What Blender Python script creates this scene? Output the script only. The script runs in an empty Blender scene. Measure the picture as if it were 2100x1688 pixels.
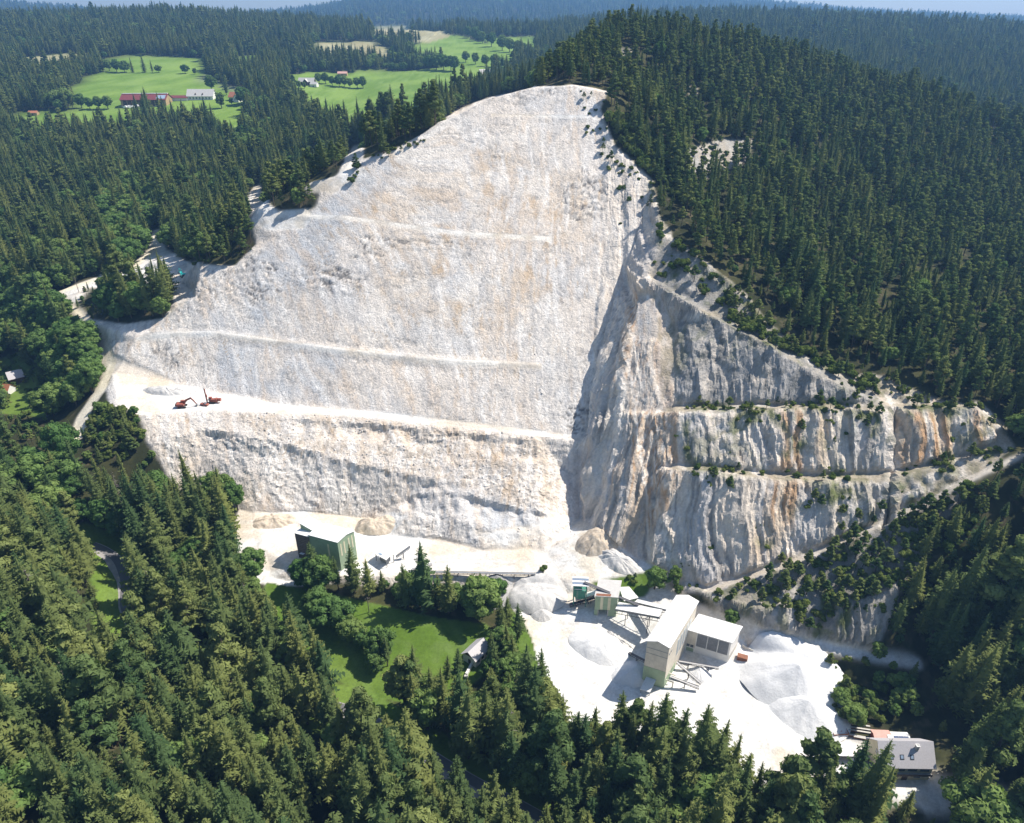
import bpy, bmesh, math, random
import numpy as np
from mathutils import Vector, Matrix, Euler
from mathutils.geometry import delaunay_2d_cdt

# ------------------------------------------------------------------ camera, sky, sun, exposure
SC = bpy.context.scene
COL = SC.collection
F_PX, CU, CV, ZC, PITCH = 1450.0, 1050.0, 844.0, 190.0, math.radians(29.15)
cam_d = bpy.data.cameras.new('camera')
cam_d.sensor_fit = 'HORIZONTAL'
cam_d.sensor_width = 36.0
cam_d.lens = 36.0 * F_PX / 2100.0
cam_d.clip_start = 1.0
cam_d.clip_end = 30000.0
cam = bpy.data.objects.new('camera', cam_d)
COL.objects.link(cam)
cam.location = (0, 0, ZC)
cam.rotation_euler = (math.pi / 2 - PITCH, 0, 0)
SC.camera = cam

SUN_AZ, SUN_EL = math.radians(69), math.radians(53)       # azimuth from +Y towards +X
world = bpy.data.worlds.new('World')
SC.world = world
world.use_nodes = True
wn = world.node_tree
bg = wn.nodes['Background']
sky = wn.nodes.new('ShaderNodeTexSky')
sky.sky_type = 'NISHITA'
sky.sun_disc = False
sky.sun_elevation = SUN_EL
sky.sun_rotation = SUN_AZ
sky.altitude = 700
wn.links.new(sky.outputs[0], bg.inputs[0])
bg.inputs[1].default_value = 0.1
sun_d = bpy.data.lights.new('sun', 'SUN')
sun_d.energy = 5.0
sun_d.angle = math.radians(0.5)
sun_d.color = (1.0, 0.94, 0.85)
sun = bpy.data.objects.new('sun', sun_d)
COL.objects.link(sun)
SUN_DIR = Vector((math.cos(SUN_EL) * math.sin(SUN_AZ), math.cos(SUN_EL) * math.cos(SUN_AZ), math.sin(SUN_EL)))
sun.rotation_euler = SUN_DIR.to_track_quat('Z', 'Y').to_euler()
sun.location = SUN_DIR * 900
SC.view_settings.view_transform = 'Standard'
SC.view_settings.look = 'None'
SC.view_settings.exposure = 0.6
SC.view_settings.gamma = 1.0
cy = SC.cycles
cy.max_bounces = 6
cy.diffuse_bounces = 3
cy.glossy_bounces = 2
cy.transmission_bounces = 4
cy.volume_bounces = 0
cy.transparent_max_bounces = 8
cy.caustics_reflective = False
cy.caustics_refractive = False
cy.use_denoising = True

# ------------------------------------------------------------------ helpers
SP, CP = math.sin(PITCH), math.cos(PITCH)
rng = np.random.default_rng(7)


def ray(u, v):
    a = (np.asarray(u, float) - CU) / F_PX
    b = (CV - np.asarray(v, float)) / F_PX
    return a, CP + b * SP, -SP + b * CP


def at_d(u, v, d):
    a, fy, fz = ray(u, v)
    return np.array([a * d, fy * d, ZC + fz * d])


def at_z(u, v, z):
    a, fy, fz = ray(u, v)
    return at_d(u, v, (z - ZC) / fz)


def pix(x, y, z):
    dz = z - ZC
    d = y * CP - dz * SP
    up = y * SP + dz * CP
    return CU + F_PX * x / d, CV - F_PX * up / d, d


_P = np.random.default_rng(3).permutation(512).astype(np.int64)
_P = np.concatenate([_P, _P, _P])
_G = np.random.default_rng(5).uniform(-1, 1, 512)


def vnoise(x, y, z):
    """smooth value noise in -1..1"""
    xi, yi, zi = np.floor(x).astype(np.int64), np.floor(y).astype(np.int64), np.floor(z).astype(np.int64)
    xf, yf, zf = x - xi, y - yi, z - zi
    xf, yf, zf = xf * xf * xf * (xf * (xf * 6 - 15) + 10), yf * yf * yf * (yf * (yf * 6 - 15) + 10), zf * zf * zf * (zf * (zf * 6 - 15) + 10)
    r = 0
    for i in (0, 1):
        wx = xf if i else 1 - xf
        for j in (0, 1):
            wy = yf if j else 1 - yf
            for k in (0, 1):
                wz = zf if k else 1 - zf
                h = _G[_P[_P[_P[(xi + i) & 511] + ((yi + j) & 511)] + ((zi + k) & 511)]]
                r = r + h * wx * wy * wz
    return r


def fbm(x, y, z, octv=4, gain=0.5, ridged=False):
    s, a, r, f = 0.0, 1.0, 0.0, 1.0
    for o in range(octv):
        n = vnoise(x * f + 17.3 * o, y * f + 5.1 * o, z * f + 9.7 * o)
        if ridged:
            n = 1 - 2 * np.abs(n)
        r = r + a * n
        s += a
        a *= gain
        f *= 2.03
    return r / s


def sstep(a, b, x):
    t = np.clip((x - a) / (b - a), 0, 1)
    return t * t * (3 - 2 * t)


# ------------------------------------------------------------------ the surveyed terrain
def face_plane(x, y):
    p1 = 14 + .84 * (y - 230)
    p2 = 19 + .82 * (y - 230) + .18 * (x + 40)
    k = 8.0
    h = np.clip(.5 + .5 * (p2 - p1) / k, 0, 1)
    return p2 * (1 - h) + p1 * h - k * h * (1 - h)


def on_face(u, v, off=0.0):
    lo, hi = 150.0, 700.0
    for _ in range(50):
        m = .5 * (lo + hi)
        p = at_d(u, v, m)
        if p[2] > face_plane(p[0], p[1]) + off:
            lo = m
        else:
            hi = m
    return at_d(u, v, lo)


# break lines: (mode, [(u, v, value)...]); Z = height, D = distance along the view axis, F = on the quarry face, W = world
LINES = [
    # yard and valley floor
    ('Z', [(1060, 1250, 4), (1100, 1330, 2), (1110, 1400, 1), (1200, 1480, 0), (1400, 1600, 0), (1560, 1680, 0)]),
    ('Z', [(1200, 1262, 3), (1300, 1300, 2), (1500, 1390, 1), (1690, 1500, 0), (1850, 1610, 0), (2100, 1640, 0)]),
    ('Z', [(1500, 1480, 0), (1600, 1560, 0)]),
    ('Z', [(1400, 1250, 6), (1520, 1302, 5)]),
    ('Z', [(1556, 1303, 8), (1650, 1322, 8), (1790, 1352, 8)]),
    ('Z', [(1556, 1296, 8.2), (1650, 1314, 8.2), (1790, 1343, 8.2), (1880, 1360, 8)]),
    ('Z', [(1545, 1345, 1.5), (1640, 1372, 1.5), (1720, 1400, 1.2), (1800, 1425, 2)]),
    ('Z', [(1900, 1450, 3), (2000, 1500, 3), (2100, 1540, 4)]),
    ('Z', [(1950, 1300, 13), (1950, 1400, 6)]), ('Z', [(2100, 1400, 12)]),
    # meadow and the near road valley
    ('Z', [(560, 1200, 7.5), (760, 1240, 6), (900, 1300, 4.5), (980, 1340, 3.5), (1000, 1250, 4.5)]),
    ('Z', [(600, 1260, 5.5), (700, 1340, 4), (880, 1390, 2.5)]),
    ('Z', [(200, 1130, 13), (240, 1230, 11), (265, 1290, 9.5), (420, 1370, 6), (735, 1470, 2), (950, 1600, 0), (1100, 1688, -1)]),
    ('D', [(0, 1680, 165), (100, 1600, 177), (0, 1450, 195), (0, 1300, 218), (60, 1150, 240), (0, 1000, 262)]),
    ('Z', [(300, 1688, 13), (500, 1688, 3), (1050, 1720, -1), (1500, 1720, -1), (2100, 1720, 0)]),
    ('Z', [(250, 1000, 23), (350, 1040, 14), (300, 950, 30), (200, 950, 33)]), ('Z', [(300, 1150, 13), (420, 1150, 10), (500, 1200, 8)]),
    ('W', [(-400, 20, 40), (-150, 20, 40), (0, 20, -1), (200, 20, -1), (500, 20, 0)]),
    ('W', [(-400, 120, 55)]), ('W', [(500, 120, 30)]),
    # plant platform and face foot
    ('Z', [(395, 1018, 17), (520, 1052, 15), (640, 1050, 14), (760, 1062, 12), (800, 1098, 10.5), (900, 1105, 10), (1000, 1128, 10), (1120, 1128, 10), (1165, 1090, 10), (1190, 1060, 10.5)]),
    ('Z', [(540, 1120, 13), (600, 1165, 11), (700, 1180, 10), (840, 1178, 9), (1000, 1184, 8.5), (1150, 1182, 8), (1300, 1165, 9.5), (1345, 1160, 10)]),
    ('Z', [(560, 1185, 8), (700, 1203, 6.5), (840, 1200, 6), (1000, 1206, 5), (1150, 1215, 4), (1290, 1212, 6), (1380, 1225, 7)]),
    # quarry bench (front edge / back edge)
    ('Z', [(232, 782, 46), (250, 835, 44), (290, 848, 43), (440, 838, 43.5), (560, 845, 43), (700, 850, 42), (900, 870, 39.5), (1100, 893, 36.5), (1190, 905, 34.8)]),
    ('F', [(250, 745, 0), (330, 775, 0), (440, 800, 0), (520, 816, 0), (560, 826, 0), (800, 845, 0), (1000, 868, 0), (1100, 882, 0), (1196, 893, 0)]),
    ('Z', [(235, 765, 47), (330, 800, 44.3), (440, 815, 43.8), (520, 823, 43.6)]),
    # lower face knee
    ('Z', [(310, 905, 36), (430, 880, 38.5), (560, 905, 36), (700, 945, 31), (900, 985, 25.5), (1100, 1045, 18.5)]),
    # face body
    ('F', [(280, 697, 0), (440, 685, 0), (700, 722, 0), (900, 742, 0), (1100, 752, 0), (1232, 755, 0)]),
    ('F', [(620, 443, 0), (700, 447, 0), (940, 480, 0), (1130, 490, 0), (1310, 500, 0)]),
    ('F', [(480, 550, 0), (560, 490, 0), (640, 425, 0), (720, 355, 0), (800, 315, 0), (930, 240, 0), (1000, 203, 0), (1090, 180, 0), (1180, 176, 0), (1245, 190, 0)]),
    ('F', [(1245, 190, 0), (1240, 250, 0), (1290, 310, 0), (1338, 370, 0), (1322, 430, 0), (1290, 560, 0), (1262, 620, 0), (1240, 720, 0), (1215, 850, 0), (1196, 893, 0)]),
    ('F', [(700, 600, 0), (900, 600, 0), (1100, 620, 0)]), ('F', [(900, 350, 0), (1100, 350, 0)]),
    ('F', [(400, 610, 0), (340, 660, 0), (280, 697, 0)]),
    # shaded side wall and the right-hand cliffs
    ('Z', [(1190, 905, 34.8), (1186, 1000, 18), (1190, 1060, 10.5)]),
    ('D', [(1222, 1084, 277), (1300, 1142, 270), (1360, 1165, 264), (1400, 1190, 258), (1450, 1205, 254)]),
    ('D', [(1450, 1205, 254), (1640, 1140, 251), (1800, 1070, 248), (1900, 1025, 246), (2000, 970, 245), (2100, 925, 246)]),
    ('D', [(1452, 1216, 250), (1645, 1152, 247), (1805, 1083, 244), (1905, 1038, 242), (2005, 982, 241), (2110, 937, 242)]),
    ('D', [(1385, 965, 265), (1480, 968, 260), (1600, 985, 257), (1700, 985, 255), (1830, 982, 252), (1900, 965, 250), (2050, 915, 249)]),
    ('D', [(1388, 955, 269), (1480, 957, 264.5), (1600, 973, 261.5), (1700, 973, 259), (1830, 968, 256.5), (1900, 952, 254.5), (2050, 905, 251)]),
    ('D', [(1385, 843, 275), (1600, 839, 267), (1850, 839, 260), (2000, 836, 256)]),
    ('D', [(1388, 832, 282), (1600, 830, 273), (1850, 829, 266), (2000, 824, 262), (2060, 868, 256)]),
    ('D', [(1330, 570, 305), (1400, 615, 295), (1480, 660, 285), (1560, 700, 278), (1640, 748, 273), (1720, 790, 268), (1800, 826, 263)]),
    ('D', [(1332, 563, 309), (1400, 606, 299), (1480, 650, 289), (1560, 691, 282), (1640, 738, 276)]),
    ('D', [(1345, 400, 339), (1352, 440, 328), (1360, 480, 318), (1440, 530, 304), (1530, 600, 295), (1575, 660, 288), (1640, 720, 281), (1720, 765, 275), (1800, 800, 270), (1930, 828, 264)]),
    ('D', [(1312, 600, 306), (1293, 700, 297), (1270, 850, 286.5), (1248, 980, 280)]),
    ('D', [(1352, 600, 303), (1352, 700, 294), (1352, 850, 281), (1352, 960, 273), (1352, 1060, 268), (1356, 1150, 264.5)]),
    ('D', [(1385, 660, 298), (1385, 750, 288)]),
    # lower right slope
    ('D', [(1520, 1240, 243), (1650, 1240, 238), (1800, 1220, 233), (1950, 1130, 232), (2100, 1040, 234)]),
    ('D', [(2100, 1100, 231), (2100, 1250, 221)]),
    # forested hill
    ('D', [(1150, 165, 372), (1230, 100, 430), (1290, 60, 470), (1350, 50, 490), (1440, 45, 520), (1600, 95, 560), (1750, 135, 580), (1900, 180, 565), (2100, 285, 530)]),
    ('D', [(1270, 180, 388), (1340, 200, 425), (1500, 200, 460), (1700, 230, 500)]),
    ('D', [(1460, 310, 396), (1600, 300, 425), (1750, 300, 460), (1900, 300, 480), (2100, 400, 455)]),
    ('D', [(1400, 450, 327), (1500, 450, 345), (1700, 450, 378), (1900, 450, 410), (2100, 500, 400)]),
    ('D', [(1600, 560, 316), (1800, 600, 320), (1950, 620, 328), (2100, 620, 340)]),
    ('D', [(1700, 700, 289), (1800, 750, 279), (1950, 750, 281), (2100, 750, 288), (2100, 850, 262)]),
    ('W', [(150, 760, 95), (330, 720, 92), (480, 640, 85)]), ('W', [(60, 640, 150), (-15, 560, 128), (-60, 470, 116)]),
    ('W', [(60, 800, 105)]), ('W', [(420, 330, 70), (420, 200, 66)]), ('W', [(600, 500, 90), (600, 200, 80)]),
    # haul road, terrace, knoll and the valley at left
    ('Z', [(160, 885, 35), (200, 800, 43), (225, 745, 47), (200, 705, 49), (165, 655, 53), (112, 604, 57), (165, 585, 60), (270, 550, 65), (318, 505, 67), (320, 480, 68)]),
    ('Z', [(390, 535, 71), (370, 575, 70), (400, 600, 70), (345, 560, 69)]),
    ('Z', [(200, 665, 57), (300, 685, 60), (250, 620, 63), (340, 630, 66)]),
    ('Z', [(20, 790, 24), (60, 760, 26), (0, 700, 30), (120, 830, 30), (60, 860, 27)]),
    ('D', [(530, 425, 352), (560, 400, 358)]), ('D', [(700, 360, 350), (735, 305, 366)]),
    ('D', [(420, 520, 350), (480, 500, 352)]),
    ('D', [(0, 600, 425), (60, 540, 440), (100, 450, 520), (0, 400, 565), (300, 400, 545), (200, 350, 600)]),
    ('W', [(-190, 470, 70), (-110, 500, 84), (-30, 520, 105)]),
    ('D', [(300, 300, 660), (0, 270, 720), (560, 250, 720), (700, 240, 780)]),
    # far fields and hills
    ('D', [(60, 245, 760), (160, 235, 760), (290, 222, 790), (480, 215, 780), (690, 225, 820), (900, 180, 860)]),
    ('D', [(0, 200, 840), (150, 180, 880), (400, 155, 930), (600, 155, 980), (800, 148, 1020), (985, 138, 1000)]),
    ('D', [(40, 128, 1050), (175, 112, 1080), (415, 122, 1080), (530, 115, 1120), (700, 105, 1180), (900, 115, 1160), (1050, 110, 1150)]),
    ('D', [(0, 60, 1350), (300, 60, 1300), (500, 70, 1280), (660, 83, 1280), (780, 85, 1300), (900, 62, 1480), (1090, 78, 1350)]),
    ('D', [(0, 35, 1500), (150, 22, 1600), (300, 15, 1650), (480, 22, 1650), (640, 40, 1650), (780, 55, 1620), (950, 58, 1620), (1100, 55, 1600)]),
    ('D', [(1180, 52, 1550), (1300, 34, 1600), (1420, 24, 1650), (1600, 23, 1600), (1750, 33, 1500), (1900, 52, 1400), (2100, 70, 1250), (2400, 95, 1200)]),
    ('D', [(1500, 90, 1150), (1700, 110, 1050), (2000, 200, 880), (2300, 260, 800)]),
    ('W', [(-1400, 2300, 120), (-700, 2500, 110), (0, 2500, 110), (800, 2600, 110), (1700, 2200, 110), (2400, 1600, 110)]),
    ('W', [(-3500, 4600, 320), (-3000, 4700, 310), (-2600, 5000, 222), (-1900, 5200, 165), (-1500, 5200, 220), (-700, 5400, 360), (0, 5600, 370), (1000, 5600, 360), (1800, 5400, 290), (2600, 5200, 192), (3300, 5600, 165), (3900, 5800, 150), (4700, 5600, 150)]),
    ('W', [(-6000, 1500, 150), (-6000, 7500, 100), (0, 7800, 100), (6500, 7500, 100), (6500, 1500, 120)]),
    ('W', [(-900, 500, 60), (-900, 20, 60), (-6000, 20, 100)]), ('W', [(1500, 500, 100), (1500, 20, 90), (6500, 20, 100)]),
]


def survey():
    pts, edges, key = [], [], {}
    for mode, ln in LINES:
        prev = None
        for u, v, w in ln:
            if mode == 'Z':
                p = at_z(u, v, w)
            elif mode == 'D':
                p = at_d(u, v, w)
            elif mode == 'F':
                p = on_face(u, v, w)
            else:
                p = np.array([u, v, w], float)
            k = (round(float(p[0]), 1), round(float(p[1]), 1))
            if k not in key:
                key[k] = len(pts)
                pts.append(p)
            i = key[k]
            if prev is not None and prev != i:
                edges.append((prev, i))
            prev = i
    P = np.array(pts)
    V, E, FA, ov, oe, of = delaunay_2d_cdt([Vector((p[0], p[1])) for p in pts], edges, [], 0, 1e-4)
    zs = np.zeros(len(V))
    for i, o in enumerate(ov):
        if o:
            zs[i] = P[o[0], 2]
        else:
            d = (P[:, 0] - V[i].x) ** 2 + (P[:, 1] - V[i].y) ** 2
            j = np.argsort(d)[:4]
            w = 1 / (d[j] + 1e-3)
            zs[i] = (P[j, 2] * w).sum() / w.sum()
    return np.array([(v.x, v.y) for v in V]), zs, [tuple(f) for f in FA]


def axis(a0, a1, step, lo, hi, r):
    c = list(np.arange(a0, a1 + 1e-6, step))
    s, x = step, a1
    up = []
    while x < hi:
        s = min(s * r, 120)
        x += s
        up.append(x)
    s, x = step, a0
    dn = []
    while x > lo:
        s = min(s * r, 120)
        x -= s
        dn.append(x)
    return np.array(dn[::-1] + c + up)


GX = axis(-195, 185, .62, -5800, 6300, 1.035)
GY = axis(150, 405, .62, 25, 7400, 1.03)
XX, YY = np.meshgrid(GX, GY)                # [iy, ix]


def raster(V, zs, tris):
    Z = np.full(XX.shape, np.nan)
    for t in tris:
        (x0, y0), (x1, y1), (x2, y2) = V[t[0]], V[t[1]], V[t[2]]
        ix0, ix1 = np.searchsorted(GX, min(x0, x1, x2) - 1e-6), np.searchsorted(GX, max(x0, x1, x2) + 1e-6)
        iy0, iy1 = np.searchsorted(GY, min(y0, y1, y2) - 1e-6), np.searchsorted(GY, max(y0, y1, y2) + 1e-6)
        if ix1 <= ix0 or iy1 <= iy0:
            continue
        X, Y = XX[iy0:iy1, ix0:ix1], YY[iy0:iy1, ix0:ix1]
        det = (y1 - y2) * (x0 - x2) + (x2 - x1) * (y0 - y2)
        if abs(det) < 1e-9:
            continue
        a = ((y1 - y2) * (X - x2) + (x2 - x1) * (Y - y2)) / det
        b = ((y2 - y0) * (X - x2) + (x0 - x2) * (Y - y2)) / det
        c = 1 - a - b
        m = (a > -1e-6) & (b > -1e-6) & (c > -1e-6)
        sub = Z[iy0:iy1, ix0:ix1]
        sub[m] = (a * zs[t[0]] + b * zs[t[1]] + c * zs[t[2]])[m]
    Z[np.isnan(Z)] = 100.0
    return Z


def blur(Z, n):
    for _ in range(n):
        Q = np.pad(Z, 1, mode='edge')
        Z = (Q[:-2, 1:-1] + Q[2:, 1:-1] + Q[1:-1, :-2] + Q[1:-1, 2:] + 2 * Z) / 6
    return Z


H0 = raster(*survey())


def sample(Z, x, y):
    x, y = np.asarray(x, float), np.asarray(y, float)
    ix = np.clip(np.searchsorted(GX, x) - 1, 0, len(GX) - 2)
    iy = np.clip(np.searchsorted(GY, y) - 1, 0, len(GY) - 2)
    tx = np.clip((x - GX[ix]) / (GX[ix + 1] - GX[ix]), 0, 1)
    ty = np.clip((y - GY[iy]) / (GY[iy + 1] - GY[iy]), 0, 1)
    return (Z[iy, ix] * (1 - tx) * (1 - ty) + Z[iy, ix + 1] * tx * (1 - ty) + Z[iy + 1, ix] * (1 - tx) * ty + Z[iy + 1, ix + 1] * tx * ty)


def hit(uv, Z=None, dmax=6500):
    """where sight lines first meet the terrain"""
    Z = H0 if Z is None else Z
    uv = np.asarray(uv, float).reshape(-1, 2)
    a, fy, fz = ray(uv[:, 0], uv[:, 1])
    lo = np.full(len(uv), np.nan)
    hi = np.full(len(uv), np.nan)
    d, dp = 110.0, 110.0
    act = np.ones(len(uv), bool)
    while d < dmax and act.any():
        z = sample(Z, a * d, fy * d)
        h = act & (ZC + fz * d < z)
        lo[h], hi[h] = dp, d
        act &= ~h
        dp = d
        d *= 1.004
    lo[np.isnan(lo)] = dmax - 1
    hi[np.isnan(hi)] = dmax
    for _ in range(18):
        m = .5 * (lo + hi)
        b = ZC + fz * m < sample(Z, a * m, fy * m)
        hi = np.where(b, m, hi)
        lo = np.where(b, lo, m)
    return np.stack([a * hi, fy * hi, ZC + fz * hi], 1)


def densify(poly, closed=True, step=14):
    out = []
    n = len(poly)
    for i in range(n if closed else n - 1):
        p, q = np.array(poly[i], float), np.array(poly[(i + 1) % n], float)
        k = max(1, int(np.hypot(*(q - p)) / step))
        out += [p + (q - p) * j / k for j in range(k)]
    if not closed:
        out.append(np.array(poly[-1], float))
    return np.array(out)


def inside(poly, x, y):
    x, y = np.asarray(x, float), np.asarray(y, float)
    r = np.zeros(x.shape, bool)
    px, py = poly[:, 0], poly[:, 1]
    sel = (x > px.min()) & (x < px.max()) & (y > py.min()) & (y < py.max())
    xs, ys = x[sel], y[sel]
    c = np.zeros(xs.shape, bool)
    j = len(px) - 1
    for i in range(len(px)):
        if py[i] != py[j]:
            k = ((py[i] > ys) != (py[j] > ys)) & (xs < (px[j] - px[i]) * (ys - py[i]) / (py[j] - py[i]) + px[i])
            c ^= k
        j = i
    r[sel] = c
    return r


def region(px_poly):
    return hit(densify(px_poly))[:, :2]


def near_line(pts, x, y):
    """distance in plan to a polyline"""
    d = np.full(np.shape(x), 1e9)
    x0, x1, y0, y1 = pts[:, 0].min() - 40, pts[:, 0].max() + 40, pts[:, 1].min() - 40, pts[:, 1].max() + 40
    sel = (x > x0) & (x < x1) & (y > y0) & (y < y1)
    xs, ys = x[sel], y[sel]
    dd = np.full(xs.shape, 1e9)
    for p, q in zip(pts[:-1], pts[1:]):
        vx, vy = q[0] - p[0], q[1] - p[1]
        L = vx * vx + vy * vy + 1e-9
        t = np.clip(((xs - p[0]) * vx + (ys - p[1]) * vy) / L, 0, 1)
        dd = np.minimum(dd, np.hypot(xs - p[0] - t * vx, ys - p[1] - t * vy))
    d[sel] = dd
    return d

# ------------------------------------------------------------------ zones of the ground (outlines surveyed on the terrain)
QUARRY = [(108, 598), (165, 578), (270, 543), (318, 500), (312, 478), (335, 478), (340, 510), (385, 538), (480, 545), (525, 500), (512, 462), (508, 395),
          (528, 385), (545, 455), (600, 448), (650, 425), (655, 380), (690, 360), (722, 300), (745, 298), (745, 325), (800, 312), (870, 270), (930, 228), (1000, 200),
          (1090, 178), (1180, 174), (1250, 188), (1232, 222), (1262, 300), (1300, 330), (1340, 372), (1352, 440), (1380, 490), (1440, 530),
          (1530, 600), (1575, 660), (1640, 722), (1720, 768), (1790, 768), (1860, 795), (1930, 828), (2010, 826), (2060, 868), (2080, 915),
          (2000, 978), (1900, 1043), (1800, 1088), (1640, 1158), (1460, 1220), (1400, 1215), (1345, 1168), (1200, 1130), (900, 1130), (700, 1120), (500, 1047), (395, 1022), (360, 1005),
          (300, 905), (285, 855), (225, 835), (215, 790), (232, 748), (205, 705), (165, 665), (130, 640)]
YARD = [(490, 1040), (700, 1030), (1000, 1090), (1200, 1050), (1345, 1165), (1385, 1215), (1460, 1250), (1535, 1290), (1550, 1330), (1640, 1355), (1690, 1375),
        (1712, 1400), (1702, 1450), (1700, 1500), (1790, 1520), (1940, 1600), (2100, 1620), (2100, 1668), (1800, 1655), (1650, 1650),
        (1560, 1640), (1440, 1580), (1300, 1535), (1120, 1495), (1105, 1390), (1075, 1300), (1055, 1250), (1020, 1215), (840, 1198),
        (700, 1200), (560, 1205), (500, 1190), (470, 1100)]
SHRUB_SLOPE = [(1440, 1222), (1640, 1155), (1800, 1085), (1900, 1040), (1990, 1000), (1900, 1120), (1840, 1220), (1800, 1335), (1560, 1292), (1470, 1250)]
KNOLL = [(150, 628), (185, 590), (260, 602), (350, 592), (357, 622), (335, 652), (260, 664), (195, 657)]
MEADOW = [(545, 1195), (640, 1210), (780, 1240), (900, 1266), (1000, 1280), (1015, 1320), (985, 1390), (930, 1435), (840, 1445), (750, 1425), (680, 1390), (600, 1310), (535, 1245)]
STRIP = [(1040, 1250), (1062, 1258), (1090, 1310), (1112, 1395), (1112, 1440), (1070, 1420), (1055, 1330)]
GREENBANK = [(1215, 1195), (1330, 1172), (1345, 1190), (1320, 1225), (1230, 1215)]
GARDEN = [(0, 745), (60, 740), (100, 790), (130, 840), (80, 860), (0, 850)]
FIELDS = [
    [(135, 185), (200, 152), (300, 147), (415, 150), (470, 182), (515, 205), (500, 262), (520, 300), (470, 300), (430, 245), (330, 245), (150, 225)],
    [(200, 128), (235, 119), (330, 117), (415, 124), (418, 168), (300, 162), (215, 160)],
    [(30, 238), (160, 226), (270, 222), (290, 262), (200, 275), (20, 275)],
    [(590, 153), (650, 149), (800, 147), (985, 134), (1040, 138), (960, 200), (850, 245), (690, 272), (640, 235), (600, 190)],
    [(835, 100), (870, 88), (900, 62), (950, 73), (1065, 108), (1045, 148), (950, 150), (850, 120)],
    [(985, 74), (1100, 74), (1095, 120), (1030, 106)],
    [(485, 119), (535, 114), (530, 140), (480, 145)],
]
TAN_FIELDS = [[(650, 84), (760, 84), (812, 108), (800, 130), (700, 125), (640, 118)],
              [(758, 54), (905, 58), (925, 72), (870, 90), (770, 75)],
              [(25, 128), (110, 111), (178, 109), (175, 135), (80, 150)]]
BARE = [[(1410, 305), (1480, 284), (1545, 290), (1530, 335), (1440, 368), (1405, 345)], [(1420, 165), (1432, 185), (1424, 225), (1411, 195)], [(1270, 100), (1300, 110), (1290, 135), (1265, 130)]]
BUSHBANK = [(200, 840), (225, 835), (285, 855), (300, 905), (265, 960), (200, 930), (165, 890)]
ROADS = {'haul': [(158, 895), (172, 850), (205, 800), (225, 750), (205, 706), (168, 660), (110, 602), (165, 583), (270, 549), (318, 505), (322, 470)],
         'spur': [(225, 748), (270, 765), (340, 790)],
         'access': [(1440, 1258), (1556, 1300), (1650, 1318), (1790, 1347), (1880, 1362)],
         'ramp': [(1452, 1212), (1642, 1147), (1802, 1077), (1902, 1032), (2002, 977), (2105, 930)],
         'path1': [(282, 697), (360, 687), (440, 686), (560, 702), (700, 721), (900, 742), (1105, 752)],
         'path2': [(600, 445), (700, 447), (940, 480), (1130, 491)],
         'path3': [(1010, 238), (1210, 241)],
         'farm': [(415, 153), (425, 165), (470, 180), (500, 190)],
         'upper': [(735, 300), (715, 345), (690, 375), (640, 380)], 'upper2': [(530, 385), (535, 430), (560, 452), (620, 448)]}
BENCH = [(240, 765), (330, 778), (440, 803), (520, 817), (560, 827), (800, 846), (1000, 869), (1196, 894), (1190, 906), (1100, 894), (900, 872), (700, 851), (560, 847), (440, 840), (290, 850), (240, 830)]
TERRACE = [(325, 500), (345, 512), (400, 545), (420, 590), (360, 610), (340, 580), (260, 585), (180, 600), (120, 612), (112, 598), (170, 580), (270, 546)]
RUBBLE = [[(480, 842), (560, 847), (700, 852), (900, 873), (1110, 897), (1150, 990), (1100, 1045), (900, 985), (700, 945), (560, 900), (500, 870)], [(355, 575), (430, 575), (420, 620), (365, 615)],
          [(280, 780), (400, 800), (410, 812), (330, 805)]]
WARM = [[(1290, 600), (1390, 640), (1392, 1000), (1330, 1100), (1240, 1080), (1255, 900)], [(850, 415), (1000, 388), (1150, 398), (1190, 470), (960, 545), (900, 545), (880, 470)], [(1312, 590), (1400, 640), (1405, 845), (1350, 850), (1332, 740)],
        [(1600, 842), (1690, 842), (1690, 960), (1640, 1010), (1600, 1130), (1530, 1160), (1560, 1000), (1610, 930)], [(1830, 842), (2065, 850), (2040, 940), (1930, 960), (1840, 985)],
        RUBBLE[0], [(1160, 1075), (1290, 1105), (1305, 1172), (1150, 1182), (1000, 1140)], [(700, 1045), (800, 1048), (800, 1100), (730, 1100)], [(1800, 775), (1920, 800), (1930, 828), (1820, 826)],
        [(720, 440), (820, 330), (1000, 300), (1200, 360), (1230, 520), (1000, 700), (800, 640)], [(300, 860), (420, 850), (420, 1000), (370, 1000)], [(240, 700), (420, 690), (430, 740), (260, 740)]]
GREY = [[(1395, 968), (1600, 985), (1560, 1150), (1450, 1205), (1400, 1190)], [(1215, 850), (1290, 560), (1330, 570), (1300, 900), (1350, 1160), (1190, 1060)], [(1395, 845), (1580, 842), (1560, 955), (1400, 955)],
        [(480, 560), (720, 370), (860, 300), (700, 520), (520, 690)], [(900, 1000), (1100, 1045), (1150, 1120), (900, 1100)], [(430, 700), (700, 730), (700, 830), (450, 800)], [(1340, 480), (1440, 540), (1570, 670), (1700, 770), (1560, 690), (1400, 610)]]

rg = {}


def zone(name, polys):
    rg[name] = [region(p) for p in polys]
    m = np.zeros(XX.shape, bool)
    for q in rg[name]:
        m |= inside(q, XX, YY)
    return m.astype(np.float32)


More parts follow.
